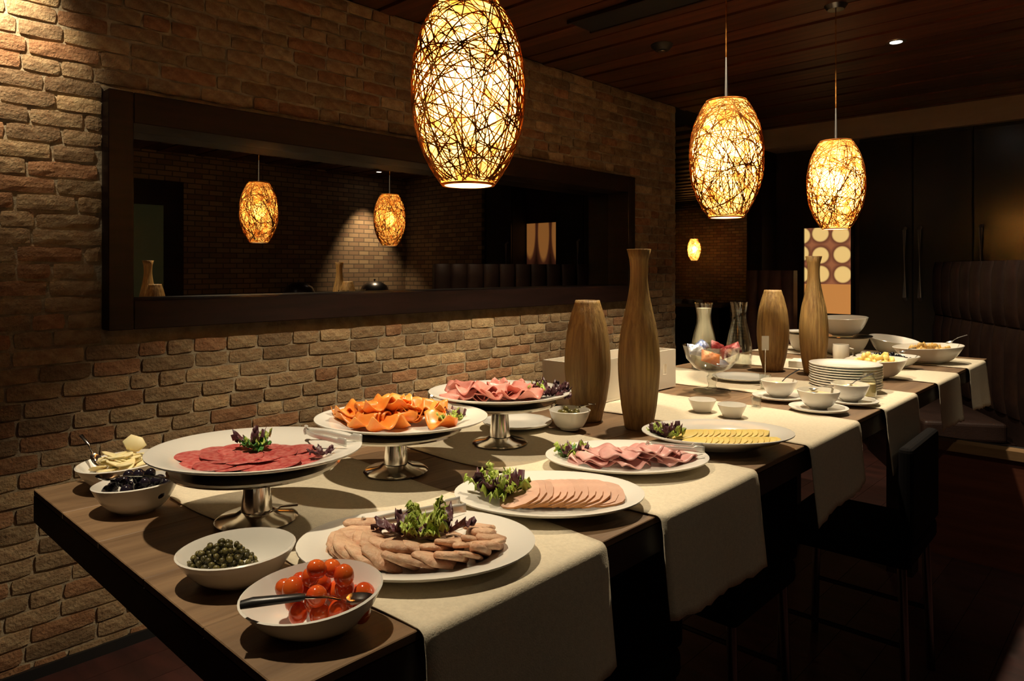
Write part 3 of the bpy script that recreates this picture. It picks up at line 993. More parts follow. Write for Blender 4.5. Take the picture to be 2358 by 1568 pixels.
# --- cheese slices
CS = [slab_mesh('cheese_slice', 0.034, 0.034, 0.0022, 'cheese', 50 + i, 0.05, 14, 0.0) for i in range(5)]
pz4 = ZR + 0.0105
for i in range(28):
    u = (i // 2) / 13
    put('cheese_slice', CS[i % 5], P[3], -0.070 + 0.170 * u, (-0.044, 0.032)[i % 2], pz4 + 0.0085, (0.0, -0.24, R.uniform(-0.02, 0.02)),
        'yellow cheese slice in the shingled row on its platter', 'cheese slice', 'yellow cheese slices', [1.0, 1.1, 1])
gx, gy = on(P[3], -0.118, 0.010)
garnish('dark mixed salad leaves at the left end of the cheese platter', gx, gy, pz4 + 0.004, [(LR, 8, 0.036, 0, 0), (LG, 7, 0.040, 0, 0)], 0.95)

# --- salami
SA = [slab_mesh('salami_slice', 0.033, 0.033, 0.0016, 'salami', 90 + i, 0.04, 20, 0.0) for i in range(6)]
sz = PZS[0] + 0.0075
sp0 = S[0][:2]
for i in range(26):
    ring = i < 16
    an = 2 * PI * i / 16 if ring else 2 * PI * i / 10 + 0.3
    ra, rb_ = (0.088, 0.056) if ring else (0.045, 0.026)
    put('salami_slice', SA[i % 6], sp0, ra * math.cos(an) - 0.008, rb_ * math.sin(an) - 0.012, sz + 0.002 + 0.0017 * (i % 3) + (0 if ring else 0.0045),
        (R.uniform(-0.10, 0.10), R.uniform(-0.10, 0.10), R.uniform(0, 6)), 'thin round salami slice on the raised plate', 'salami slice', 'salami slices')
gx, gy = on(sp0, -0.004, 0.004)
garnish('dark green herb leaves in the middle of the salami', gx, gy, sz + 0.012, [(LH, 8, 0.020, 0.004, -0.004), (LG, 3, 0.016, 0.0, 0.008), (LR, 3, 0.012, -0.018, 0.0)], 0.75, 'herb garnish', 'herb_garnish')
gx, gy = on(sp0, 0.112, -0.010)
garnish('small brown leaf sprig at the right of the salami', gx, gy, sz + 0.003, [(LR, 4, 0.010, 0, 0)], 0.5, 'herb garnish', 'leaf_sprig')
gx, gy = on(sp0, 0.056, 0.090)
tongs('steel serving tongs on the back rim of the salami plate', gx, gy, PZS[0] + 0.024, 0.125, CA - 0.62, 0.02, 0.030)

# --- salmon
SM = [fold_mesh('salmon_fold', 0.078, 0.055, 0.0025, 'salmon', 130 + i, R.uniform(0.9, 1.6), 0.0125) if i < 5 else roll_mesh('salmon_roll', 0.050, 0.085, 'salmon', 130 + i) for i in range(7)]
sp1 = S[1][:2]
for i in range(24):
    layer = 0 if i < 14 else (1 if i < 21 else 2)
    a = (-0.100 + 0.190 * (i % 9) / 8 + R.uniform(-0.01, 0.01)) * (1 - 0.2 * layer)
    b = R.uniform(-0.058, 0.040) * (1 - 0.25 * layer)
    put('smoked_salmon_slice', SM[i % 7], sp1, a, b, PZS[1] + 0.0110 + 0.0120 * layer + 0.004 * (i % 2), (R.uniform(-0.06, 0.06), R.uniform(-0.06, 0.06), R.uniform(0, PI)),
        'curled slice of orange smoked salmon in the heap', 'smoked salmon', 'smoked salmon slices', [R.uniform(0.8, 1.1)] * 3)
for o in [q for q in bpy.data.objects if q.data and q.data.name.startswith('salmon_roll')]:
    solid(o, 0.0025, 0)
gx, gy = on(sp1, 0.112, -0.010)
garnish('small green lettuce bunch at the right of the salmon', gx, gy, PZS[1] + 0.010, [(LG, 9, 0.03, 0, 0), (LR, 2, 0.01, 0, 0.012)], 0.75)
gx, gy = on(sp1, 0.060, 0.112)
tongs('steel serving tongs leaning on the back rim of the salmon plate', gx, gy, PZS[1] + 0.030, 0.115, CA - 0.95, 0.10, 0.026)

# --- beef
BF = [fold_mesh('beef_slice', 0.075, 0.055, 0.0018, 'beef', 170 + i, R.uniform(1.0, 1.8), 0.010) for i in range(7)]
sp2 = S[2][:2]
for i in range(20):
    u = i / 19
    a = -0.108 + 0.180 * u
    b = R.uniform(-0.062, 0.050)
    put('beef_slice', BF[i % 7], sp2, a, b, PZS[2] + 0.0095 + 0.0085 * (i % 3), (R.uniform(-0.08, 0.08), R.uniform(-0.10, 0.10), R.uniform(-0.5, 1.6)),
        'folded slice of pink roast beef on the farthest raised plate', 'beef slice', 'rolled roast beef slices')
gx, gy = on(sp2, 0.105, -0.006)
garnish('dark red salad leaves with a green heart on the beef plate', gx, gy, PZS[2] + 0.010, [(LR, 11, 0.045, 0.014, 0.008), (LG, 5, 0.02, -0.020, -0.016)], 0.95)
plate('round_plate', 'white plate edge showing behind the beef cake stand', -1.262, 1.362, ZR, 0.092, 0.092, 0.016)

# --- bowls at the near end
bowl_obj('oval_bowl', 'white oval bowl of pale cheese shavings at the back corner', -1.478, 0.476, ZT, 0.084, 0.074, 0.050, 0.12, 0.5, CA)
bowl_obj('oval_bowl', 'white oval bowl heaped with black olives', -1.317, 0.444, ZT, 0.071, 0.062, 0.050, 0.08, 0.0, CA)
bowl_obj('oval_bowl', 'white oval bowl half full of capers', -0.920, 0.436, ZT, 0.078, 0.066, 0.045, 0.10, 0.6, CA)
bowl_obj('oval_bowl', 'white slanted oval bowl of red cherry tomatoes at the table corner', -0.732, 0.437, ZT, 0.083, 0.064, 0.046, 0.24, 0.9, CA)
# pale cheese shavings
SH = [slab_mesh('cheese_shaving', 0.030, 0.016, 0.0035, 'pale_cheese', 210 + i, 0.2, 9, 0.2) for i in range(5)]
for i in range(22):
    lay = i // 8
    an, rr_ = R.uniform(0, 2 * PI), R.uniform(0, 0.048 - 0.012 * lay)
    o = place('cheese_shaving', SH[i % 5], None, (-1.478 + rr_ * math.cos(an), 0.476 + rr_ * math.sin(an), ZT + 0.040 + 0.009 * lay), (R.uniform(-0.35, 0.35), R.uniform(-0.35, 0.35), R.uniform(0, 6)))
    tag(o, 'pale flake of cheese in the back corner bowl', 'cheese shaving', 'pale cheese shavings')
o = place('cheese_wedge', slab_mesh('cheese_wedge', 0.022, 0.016, 0.006, 'pale_cheese', 230, 0.15, 6, 0.2), None, (-1.485, 0.500, ZT + 0.078), (1.15, 0.15, CA))
tag(o, 'upright pale cheese wedge topping the shavings', 'cheese')
# black olives
OM = MB().ball((0, 0, 0), (0.0115, 0.0095, 0.0095), 14, 10).data('black_olive', 'olive_black', True)
def heap(name, me, cx, cy, z0, rx, ry, rz, n, size, hgt, label, cat, group, seed=0, offs=(0, 0)):
    """n pieces settled in layers inside a bowl"""
    rr = random.Random(seed)
    pts = []
    tries = 0
    lay = 0
    while len(pts) < n and tries < 9000:
        tries += 1
        a, q = rr.uniform(0, 2 * PI), math.sqrt(rr.random())
        x, yy = rx * q * math.cos(a) + offs[0], ry * q * math.sin(a) + offs[1]
        z = 0.0
        for (px, py, pz) in pts:
            d2 = (px - x) ** 2 + (py - yy) ** 2
            if d2 < (2 * size) ** 2:
                z = max(z, pz + math.sqrt(max(0, (2 * size) ** 2 - d2)) * 0.92)
        dome = hgt * (1 - q * q * 0.85)
        if z <= dome:
            pts.append((x, yy, z))
    for (x, yy, z) in pts:
        wx, wy = x * math.cos(rz) - yy * math.sin(rz), x * math.sin(rz) + yy * math.cos(rz)
        o = place(name, me if not isinstance(me, list) else rr.choice(me), None, (cx + wx, cy + wy, z0 + z), (rr.uniform(0, 6), rr.uniform(0, 6), rr.uniform(0, 6)), [rr.uniform(0.9, 1.1)] * 3)
        tag(o, label, cat, group)
heap('black_olive', OM, -1.317, 0.444, ZT + 0.036, 0.054, 0.046, CA, 56, 0.0105, 0.030, 'glossy black olive in the heaped bowl', 'olive', 'black olives', 3)
spoon('steel spoon resting in the bowl of black olives', -1.326, 0.402, ZT + 0.066, 0.115, CA + 0.10, -0.10, bowl=(0.019, 0.016))
spoon('steel spoon standing up in the pale cheese bowl', -1.510, 0.440, ZT + 0.052, 0.062, CA + 2.8, 0.75)
CP = [MB().ball((0, 0, 0), (0.0046 - 0.0004 * i, 0.0036, 0.0040 + 0.0003 * i), 8, 6).data('caper', 'caper', True) for i in range(3)]
heap('caper', CP, -0.920, 0.436, ZT + 0.020, 0.046, 0.038, CA, 190, 0.0042, 0.034, 'small green caper in the white bowl', 'caper', 'capers', 5, (-0.018, -0.004))
spoon('steel spoon lying behind the caper bowl', -0.990, 0.505, ZT + 0.055, 0.055, CA + 0.5, 0.05, bowl=(0.016, 0.010))
TM = [MB().ball((0, 0, 0), (0.0135, 0.0115, 0.0115), 16, 12).data('cherry_tomato', 'tomato', True)]
heap('cherry_tomato', TM, -0.732, 0.437, ZT + 0.026, 0.054, 0.038, CA, 40, 0.0115, 0.048, 'shiny red cherry tomato in the slanted bowl', 'tomato', 'cherry tomatoes', 8, (0.012, 0.006))
spoon('serving spoon with black handle lying on the rim of the tomato bowl', -0.676, 0.462, ZT + 0.046, 0.125, math.radians(-124), 0.03, 'chrome', 'handle_black', (0.020, 0.014), grip=True)

# --- small bowl of green olives near the short vase
bowl_obj('round_bowl', 'small white bowl of green olives beside the short brown vase', -1.145, 1.436, ZR, 0.054, 0.054, 0.050, 0.0, 0, 0, 0.45)
OG = MB().ball((0, 0, 0), (0.0095, 0.008, 0.008), 12, 8).data('green_olive', 'olive_green', True)
heap('green_olive', OG, -1.145, 1.436, ZT + 0.032, 0.036, 0.036, 0, 26, 0.0086, 0.026, 'green olive in the small bowl beside the short vase', 'olive', 'green olives', 11)
spoon('steel spoon lying in the small bowl of green olives', -1.120, 1.452, ZT + 0.066, 0.040, CA - 0.5, 0.1, bowl=(0.016, 0.011))

# ------------------------------------------------------------------ ribbed brown vases
def vase(x, y, z, kind, label):
    if kind == 'tall':
        prof = [(0, 0), (0.034, 0), (0.037, 0.004), (0.046, 0.06), (0.0535, 0.14), (0.0535, 0.20), (0.046, 0.265), (0.033, 0.325), (0.0245, 0.375), (0.0225, 0.41), (0.0245, 0.445), (0.0315, 0.473), (0.0285, 0.473), (0.021, 0.44), (0.019, 0.40), (0.028, 0.33), (0.042, 0.26), (0, 0.20)]
    else:
        prof = [(0, 0), (0.036, 0), (0.039, 0.004), (0.052, 0.06), (0.0615, 0.13), (0.0620, 0.185), (0.0555, 0.25), (0.044, 0.30), (0.0335, 0.334), (0.0300, 0.334), (0.041, 0.29), (0.052, 0.23), (0, 0.16)]
    # resample smoothly
    fine = []
    for i in range(len(prof) - 1):
        (r0, z0), (r1, z1) = prof[i], prof[i + 1]
        fine.append((r0, z0))
        if abs(z1 - z0) > 0.03 and r0 > 0.01 and r1 > 0.01:
            pm_, nx = prof[max(i - 1, 0)], prof[min(i + 2, len(prof) - 1)]
            for t_ in (0.25, 0.5, 0.75):
                def cr(a, b, c, d):
                    return 0.5 * (2 * b + (c - a) * t_ + (2 * a - 5 * b + 4 * c - d) * t_ * t_ + (3 * b - a - 3 * c + d) * t_ ** 3)
                rr_ = cr(pm_[0], r0, r1, nx[0]) if pm_[0] > 0 and nx[0] > 0 else r0 + (r1 - r0) * t_
                fine.append((rr_, z0 + (z1 - z0) * t_))
    fine.append(prof[-1])
    n = 120
    mb = MB().lathe(fine, n)
    vv = []
    for p in mb.v:
        r = math.hypot(p[0], p[1])
        if r > 1e-5:
            a = math.atan2(p[1], p[0])
            k = 1 + 0.010 * math.cos(a * 60) + 0.008 * math.sin(a * 23 + p[2] * 3)
            vv.append((p[0] * k, p[1] * k, p[2]))
        else:
            vv.append(p)
    mb.v = vv
    o = mb.obj('vase', 'vase', None, (x, y, z), (0, 0, R.uniform(0, 6)), True)
    return tag(o, label, 'vase', 'ribbed brown vases')
vase(-1.030, 1.584, ZT, 'tall', 'tall brown bottle-shaped vase between the olive bowl and the cheese platter')
vase(-1.187, 1.568, ZT, 'short', 'short brown barrel-shaped vase beside the green olives')
vase(-1.058, 2.898, ZT, 'tall', 'farther tall brown bottle-shaped vase behind the plate stack')
vase(-1.213, 2.869, ZT, 'short', 'farther short brown barrel-shaped vase near the glass carafe')

# ------------------------------------------------------------------ far half of the table
# white slotted box behind the near vases
t = thing('bread_box', 'white open-topped box with a hand slot behind the near vases', 'box', (-1.365, 1.90, ZR), 0)
bx0, bx1, by0, by1, bh = -0.075, 0.075, -0.23, 0.32, 0.132
MB().box(bx0, bx1, by0, by1, 0, 0.008).obj('base', 'china_warm', t, smooth=False)
MB().box(bx0, bx0 + 0.009, by0, by1, 0.0082, bh).obj('side_panel', 'china_warm', t, smooth=False)
MB().box(bx1 - 0.009, bx1, by0, 0.235, 0.0082, bh).box(bx1 - 0.009, bx1, 0.260, by1, 0.0082, bh).box(bx1 - 0.009, bx1, 0.235, 0.260, 0.0082, 0.05).box(bx1 - 0.009, bx1, 0.235, 0.260, 0.085, bh).obj('side_panel', 'china_warm', t, smooth=False)
for yy in (by0, by1 - 0.009):
    MB().box(bx0 + 0.0095, bx1 - 0.0095, yy, yy + 0.009, 0.0082, bh).obj('end_panel', 'china_warm', t, smooth=False)
# two ramekins
for (x, y, lb) in ((-1.007, 1.884, 'empty white ramekin nearer the tall vase'), (-0.908, 1.870, 'empty white ramekin nearer the table edge')):
    bowl_obj('ramekin', lb, x, y, ZR, 0.040, 0.040, 0.034, 0, 0, 0, 0.62, cat='ramekin', group='small empty ramekins', thick=0.003, curve=1.0, n=32)
# tealight glasses
def glass_cup(x, y, z, r, h, label, name='glass_cup'):
    o = MB().lathe([(0, 0), (r * 0.85, 0), (r, h), (r - 0.002, h), (r * 0.85 - 0.002, 0.004), (0, 0.004)], 24).obj(name, 'glass', None, (x, y, z))
    return tag(o, label, 'glass')
glass_cup(-0.920, 2.055, ZR, 0.016, 0.030, 'small clear glass cup near the ramekins')
glass_cup(-1.035, 2.385, ZR, 0.020, 0.050, 'small clear glass cup on the runner behind the sauce bowls')
# sauce bowls on saucers
def sauce(x, y, z, label_b, label_s, content, r=0.054, spn=None):
    plate('saucer', label_s, x, y, z, 0.082, 0.082, 0.010, 0, 'saucer', 'saucers under the sauce bowls', n=40)
    bowl_obj('sauce_bowl', label_b, x, y, z + 0.0065, r, r, 0.052, 0, 0, 0, 0.40, group='white sauce bowls', thick=0.003, n=36)
    s_ = MB().lathe([(0, 0.0), (r * 0.80, 0.0), (r * 0.80, 0.004), (r * 0.4, 0.009), (0, 0.011)], 28).obj('sauce', content, None, (x, y, z + 0.044))
    tag(s_, 'creamy sauce filling ' + spn, 'sauce')
sauce(-0.764, 2.130, ZR, 'white sauce bowl on the saucer nearest the table edge', 'white saucer nearest the table edge', 'sauce', 0.060, 'the sauce bowl nearest the table edge')
sauce(-0.925, 2.235, ZR, 'white sauce bowl left of the other two', 'white saucer left of the other two', 'sauce', 0.056, 'the left sauce bowl with a leaning spoon')
sauce(-0.735, 2.318, ZR, 'white sauce bowl right in front of the plate stack', 'white saucer in front of the plate stack', 'pale_cheese', 0.056, 'the sauce bowl before the plate stack')
spoon('dark-handled spoon leaning out of the left sauce bowl', -0.925, 2.235, ZT + 0.052, 0.085, CA - 0.1 + 0.3, 0.5, 'brushed', 'handle_black', (0.014, 0.010))
spoon('steel spoon lying across the sauce bowl nearest the table edge', -0.775, 2.118, ZR + 0.062, 0.075, CA + 0.35, 0.02, 'brushed', 'brushed', (0.014, 0.010))
spoon('dark-handled spoon in the sauce bowl before the plate stack', -0.738, 2.312, ZR + 0.054, 0.080, CA - 0.2, 0.45, 'brushed', 'handle_black', (0.014, 0.010))
# stack of plates
pst = MB().lathe(plate_prof(0.116, 0.014, 0.004, 0.66), 48).data('stacked_plate', 'china', 'auto')
for i in range(10):
    o = place('stacked_plate', pst, None, (-0.828 + R.uniform(-0.0015, 0.0015), 2.560 + R.uniform(-0.0015, 0.0015), ZR + 0.0085 * i))
    lb = 'top plate of the white plate stack, showing its whole face' if i == 9 else ('lowest plate of the white plate stack, on the runner' if i == 0 else 'white plate inside the tall stack')
    tag(o, lb, 'plate', 'stack of white plates')
# glass jar beside the stack
t = thing('glass_jar', 'small glass jar with a pale filling at the edge of the table by the plates', 'jar', (-0.722, 2.455, ZR))
MB().lathe([(0, 0), (0.022, 0), (0.024, 0.004), (0.024, 0.055), (0.016, 0.068), (0.018, 0.080), (0.016, 0.080), (0.014, 0.068), (0.022, 0.054), (0.022, 0.005), (0, 0.005)], 28).obj('jar_body', 'glass', t)
MB().lathe([(0, 0.0055), (0.0215, 0.0055), (0.0215, 0.045), (0, 0.045)], 24).obj('filling', 'pale_cheese', t)

# footed glass bowl with wrapped snacks
cx, cy = -1.150, 2.220
t = thing('footed_glass_bowl', 'clear footed glass bowl filled with wrapped snacks', 'glass bowl', (cx, cy, ZR))
MB().lathe([(0, 0), (0.062, 0), (0.064, 0.002), (0.058, 0.005), (0.020, 0.010), (0, 0.011)], 40).obj('foot', 'glass', t)
MB().lathe([(0.018, 0.0102), (0.012, 0.018), (0.017, 0.034), (0.018, 0.048), (0.012, 0.056), (0.014, 0.062)], 24).obj('stem', 'glass', t)
MB().lathe([(0, 0.0625), (0.022, 0.0625), (0.058, 0.078), (0.086, 0.110), (0.098, 0.155), (0.096, 0.155), (0.084, 0.112), (0.056, 0.081), (0.020, 0.066), (0, 0.066)], 48).obj('glass_cup', 'glass', t)
def packet(material, seed):
    rr = random.Random(seed)
    L, W, T = rr.uniform(0.070, 0.085), rr.uniform(0.045, 0.055), 0.016
    mb = MB()
    for sgn in (1, -1):
        def fn(u, v):
            a, b = (u - 0.5) * 2, (v - 0.5) * 2
            th = T * max(0, 1 - abs(a) ** 3) ** 0.6 * max(0, 1 - b * b) ** 0.5
            z = sgn * th * (1 + 0.18 * math.sin(a * 7 + seed) * math.cos(b * 5)) + (0.0015 * math.sin(b * 22) if abs(a) > 0.9 else 0)
            return Vector((a * L / 2, b * W / 2, z))
        k0 = len(mb.v)
        mb.grid(15, 9, fn)
        if sgn < 0:
            nf = 14 * 8
            mb.f[-nf:] = [tuple(reversed(q)) for q in mb.f[-nf:]]
    mb.v = [(p[0] * 0.85, p[1] * 0.85, p[2] * 0.85) for p in mb.v]
    return mb.data('snack_packet', material, True)
PK = [('foil_silver', 'silver and blue wrapped snack at the left of the glass bowl', -0.058, -0.014, 0.140, (0.9, 0.2, 0.3)),
      ('foil_blue', 'blue wrapped snack behind the silver one in the glass bowl', -0.030, 0.022, 0.150, (0.7, -0.3, 0.9)),
      ('foil_orange', 'orange wrapped snack low in the glass bowl', -0.016, -0.040, 0.118, (1.0, 0.3, 0.1)),
      ('foil_red', 'dark red wrapped snack at the right of the glass bowl', 0.056, -0.020, 0.140, (0.9, -0.4, -0.3)),
      ('foil_red', 'red wrapped snack standing in the middle of the glass bowl', 0.022, 0.010, 0.146, (1.2, 0.4, 0.5)),
      ('foil_orange', 'orange wrapped snack at the far side of the glass bowl', 0.040, 0.040, 0.130, (0.6, 0.1, 1.2)),
      ('foil_silver', 'silver wrapped snack at the bottom of the glass bowl', 0.018, -0.022, 0.098, (0.2, 0.1, 0.6))]
for i, (m_, lb, a, b, z, rt) in enumerate(PK):
    x, y = on((cx, cy), a, b)
    tag(place('snack_packet', packet(m_, i + 3), None, (x, y, ZR + z), (rt[0], rt[1], rt[2] + CA)), lb, 'snack', 'wrapped snacks in the glass bowl')

# carafes
def carafe(x, y, z, label, milk):
    t = thing('carafe', label, 'carafe', (x, y, z), 0, 'glass carafes')
    out = [(0, 0), (0.046, 0), (0.050, 0.006), (0.054, 0.05), (0.052, 0.10), (0.042, 0.15), (0.0305, 0.195), (0.0285, 0.225), (0.0345, 0.265), (0.0375, 0.280)]
    inn = [(r - 0.003, z_) for r, z_ in reversed(out[2:])]
    MB().lathe(out + inn + [(0, 0.010)], 36).obj('carafe_glass', 'glass', t)
    if milk:
        MB().lathe([(0, 0.0115), (0.0455, 0.0115), (0.0500, 0.05), (0.0482, 0.10), (0.0382, 0.15), (0.0266, 0.195), (0.0248, 0.225), (0.0300, 0.258), (0, 0.258)], 32).obj('milk', 'milk', t)
carafe(-1.430, 2.690, ZT, 'glass carafe full of milk behind the snack bowl', True)
carafe(-1.362, 2.872, ZT, 'empty clear glass carafe next to the milk', False)
# small plate, card holder, napkins, pitcher
plate('round_plate', 'flat white plate on the table beyond the glass snack bowl', -1.190, 2.525, ZR, 0.105, 0.105, 0.012, 0)
t = thing('card_holder', 'small white card in a clear holder before the far short vase', 'card holder', (-1.085, 2.500, ZR), CA)
MB().box(-0.014, 0.014, -0.012, 0.012, 0, 0.006).obj('base', 'glass', t, smooth=False)
MB().tube([(0, 0, 0.006), (0, 0, 0.125)], 0.0016, 8).obj('stem', 'chrome', t)
MB().box(-0.013, 0.013, -0.0008, 0.0008, 0.120, 0.172).obj('card', 'paper', t, smooth=False)
t = thing('napkin_stack', 'stack of folded white paper napkins between the far vases', 'napkins', (-1.150, 3.060, ZR), 0.2)
for i in range(6):
    MB().box(-0.06 + 0.001 * (i % 2), 0.06, -0.06, 0.06, 0.0042 * i, 0.0042 * i + 0.0038).obj('napkin', 'paper', t, smooth=False)
bowl_obj('deep_bowl', 'deep white bowl at the wall side near the far end', -1.380, 3.640, ZR, 0.075, 0.075, 0.085, 0, 0, 0, 0.5)
plate('round_plate', 'white plate set on the deep bowl at the wall side', -1.380, 3.640, ZR + 0.088, 0.085, 0.085, 0.012, 0)
t = thing('milk_jug', 'small white milk jug before the stacked salad bowls', 'jug', (-1.095, 3.330, ZT), CA)
MB().lathe([(0, 0), (0.030, 0), (0.033, 0.004), (0.035, 0.06), (0.033, 0.082), (0.030, 0.082), (0.031, 0.06), (0.028, 0.006), (0, 0.006)], 28).obj('jug_body', 'china', t)
MB().tube([(0.034, 0, 0.065), (0.054, 0, 0.060), (0.054, 0, 0.030), (0.034, 0, 0.022)], 0.004, 8).obj('handle', 'china', t)
# two salad bowls with a tray between
bowl_obj('salad_bowl', 'lower white salad bowl carrying a tray and another bowl', -1.190, 3.640, ZR, 0.120, 0.120, 0.082, 0, 0, 0, 0.5)
tr = MB().lathe([(0, 0), (0.118, 0), (0.135, 0.004), (0.134, 0.007), (0.116, 0.004), (0, 0.004)], 44).obj('round_tray', 'chrome', None, (-1.190, 3.640, ZR + 0.0845))
tag(tr, 'round metal tray held between the two salad bowls', 'tray')
bowl_obj('salad_bowl', 'upper white salad bowl on the metal tray, empty', -1.190, 3.640, ZR + 0.090, 0.118, 0.108, 0.088, 0.06, 0.7, CA, 0.40)
# bowls of fruit and salad at the far right
bowl_obj('wide_bowl', 'wide empty white bowl with a raised back lip at the far end', -1.000, 3.800, ZR, 0.118, 0.095, 0.072, 0.25, 2.2, CA, 0.42)
bowl_obj('wide_bowl', 'wide white bowl of yellow fruit with serving tongs at the far end', -0.800, 3.560, ZR, 0.150, 0.105, 0.072, 0.10, 0.2, CA, 0.42)
FR = [slab_mesh('fruit_piece', 0.018, 0.012, 0.010, 'fruit', 300 + i, 0.25, 8, 0.3) for i in range(4)]
heap('fruit_piece', FR, -0.800, 3.560, ZR + 0.046, 0.105, 0.066, CA, 44, 0.013, 0.034, 'yellow piece of cut fruit in the far wide bowl', 'fruit', 'cut fruit pieces', 15)
x, y = on((-0.800, 3.560), 0.095, 0.0)
spoon('pale serving spoon sticking out of the far fruit bowl', x, y, ZR + 0.090, 0.090, CA + 0.1, 0.30, 'brushed', 'brushed', (0.018, 0.012))
bowl_obj('wide_bowl', 'shallow white dish of dark berries in front of the fruit bowl', -0.885, 3.265, ZR, 0.130, 0.090, 0.048, 0, 0, CA, 0.45)
BR = MB().ball((0, 0, 0), (0.0095, 0.0095, 0.0085), 10, 7).data('dark_berry', 'berry', True)
heap('dark_berry', BR, -0.885, 3.265, ZR + 0.032, 0.095, 0.060, CA, 60, 0.009, 0.026, 'dark berry in the shallow dish near the far end', 'berry', 'dark berries', 17)
x, y = on((-0.885, 3.265), 0.062, 0.0)
spoon('black-handled spoon lying in the dark berries', x, y, ZR + 0.066, 0.060, CA + 0.0, 0.20, 'brushed', 'handle_black', (0.014, 0.010))
bowl_obj('wide_bowl', 'white bowl heaped with yellow cheese cubes behind the plate stack', -0.835, 2.925, ZR, 0.115, 0.088, 0.070, 0.06, 0.3, CA, 0.40)
YC = [slab_mesh('cheese_piece', 0.017, 0.013, 0.011, 'cheese', 320 + i, 0.2, 7, 0.15) for i in range(4)]
heap('cheese_piece', YC, -0.835, 2.925, ZR + 0.046, 0.080, 0.056, CA, 42, 0.012, 0.042, 'yellow cheese piece in the bowl behind the plate stack', 'cheese', 'yellow cheese pieces', 19)

# ------------------------------------------------------------------ pendant lamps
LH_ = 0.397
def eprof(t_):
    return 0.121 * (1 - 0.50 * abs(2 * t_ - 1.04) ** 2.35)
LZ = 1.49
shade_me = MB().lathe([(eprof(i / 28) - 0.002, LH_ * i / 28) for i in range(29)], 48).data('glass_shade', 'shade', True)
wv = MB()
rw = random.Random(5)
cnt = 0
while cnt < 215:
    nrm = Vector((rw.gauss(0, 1), rw.gauss(0, 1), rw.gauss(0, 1.5))).normalized()
    off = rw.uniform(-0.55, 0.55)
    u_ = nrm.orthogonal().normalized()
    v_ = nrm.cross(u_)
    rr_ = math.sqrt(1 - off * off)
    a0, a1 = rw.uniform(0, 6.28), rw.uniform(2.2, 6.2)
    seg, pts = [], []
    nseg = int(a1 * 9)
    wob = rw.uniform(0, 6)
    for i in range(nseg + 1):
        a = a0 + a1 * i / nseg
        d = nrm * (off + 0.03 * math.sin(a * 3 + wob)) + (u_ * math.cos(a) + v_ * math.sin(a)) * rr_
        d.normalize()
        tt = 0.5 + d.z * 0.56
        if 0.01 < tt < 0.99:
            h_ = math.hypot(d.x, d.y) or 1e-5
            r = eprof(tt) + 0.0012
            pts.append((r * d.x / h_, r * d.y / h_, tt * LH_))
        else:
            if len(pts) > 3:
                seg.append(pts)
            pts = []
    if len(pts) > 3:
        seg.append(pts)
    rad = rw.choice([0.0007, 0.0009, 0.0011, 0.0013, 0.0015])
    for pts in seg:
        wv.tube(pts, rad, 5, 1.0, False)
    cnt += 1
weave_me = wv.data('woven_vine', 'weave', True)
ring_b = MB().lathe([(eprof(0) - 0.003, 0), (eprof(0) + 0.002, 0), (eprof(0.01) + 0.002, 0.004), (eprof(0.01) - 0.003, 0.004)], 40, closed=True).data('bottom_ring', 'weave', True)
ring_t = MB().lathe([(0.012, LH_ - 0.004), (eprof(1) + 0.001, LH_ - 0.004), (eprof(1) + 0.001, LH_ + 0.002), (0.012, LH_ + 0.002)], 40, closed=True).data('top_cap', 'weave', True)
bulb_me = MB().ball((0, 0, LH_ * 0.52), (0.032, 0.032, 0.055), 16, 10).data('bulb', 'bulb', True)
diff_me = MB().lathe([(0, 0.0008), (eprof(0) - 0.0035, 0.0008)], 32).data('diffuser', 'diffuser', False)
def pendant(x, y, label, zoff=0.0, ceiling=CEIL):
    z = LZ + zoff
    t = thing('pendant_lamp', label, 'lamp', (x, y, z), R.uniform(0, 6), 'woven pendant lamps')
    place('glass_shade', shade_me, t)
    place('woven_vine', weave_me, t)
    place('bottom_ring', ring_b, t)
    place('top_cap', ring_t, t)
    place('bulb', bulb_me, t)
    place('diffuser', diff_me, t)
    MB().lathe([(0, LH_ * 0.52 + 0.0555), (0.012, LH_ * 0.52 + 0.056), (0.012, LH_ + 0.0)], 14).obj('socket', 'brushed', t)
    MB().tube([(0, 0, LH_ - 0.002), (0, 0, LH_ + 0.02), (0, 0, LH_ + 0.15)], [0.0065, 0.006, 0.0028], 12).obj('stem', 'brushed', t)
    MB().tube([(0, 0, LH_ + 0.15), (0, 0, ceiling - z - 0.02)], 0.0022, 8).obj('cord', 'weave', t)
    MB().lathe([(0, ceiling - z - 0.022), (0.035, ceiling - z - 0.020), (0.05, ceiling - z - 0.001), (0, ceiling - z - 0.001)], 24).obj('ceiling_cap', 'dark_steel', t)
pendant(-1.112, 1.044, 'large woven glowing pendant lamp nearest the camera')
pendant(-1.112, 2.247, 'middle woven glowing pendant lamp over the glass snack bowl', -0.005)
pendant(-1.112, 3.314, 'farthest woven glowing pendant lamp over the far end of the table')
pendant(-6.40, 11.67, 'tiny glowing pendant lamp far away through the passage', -0.02)

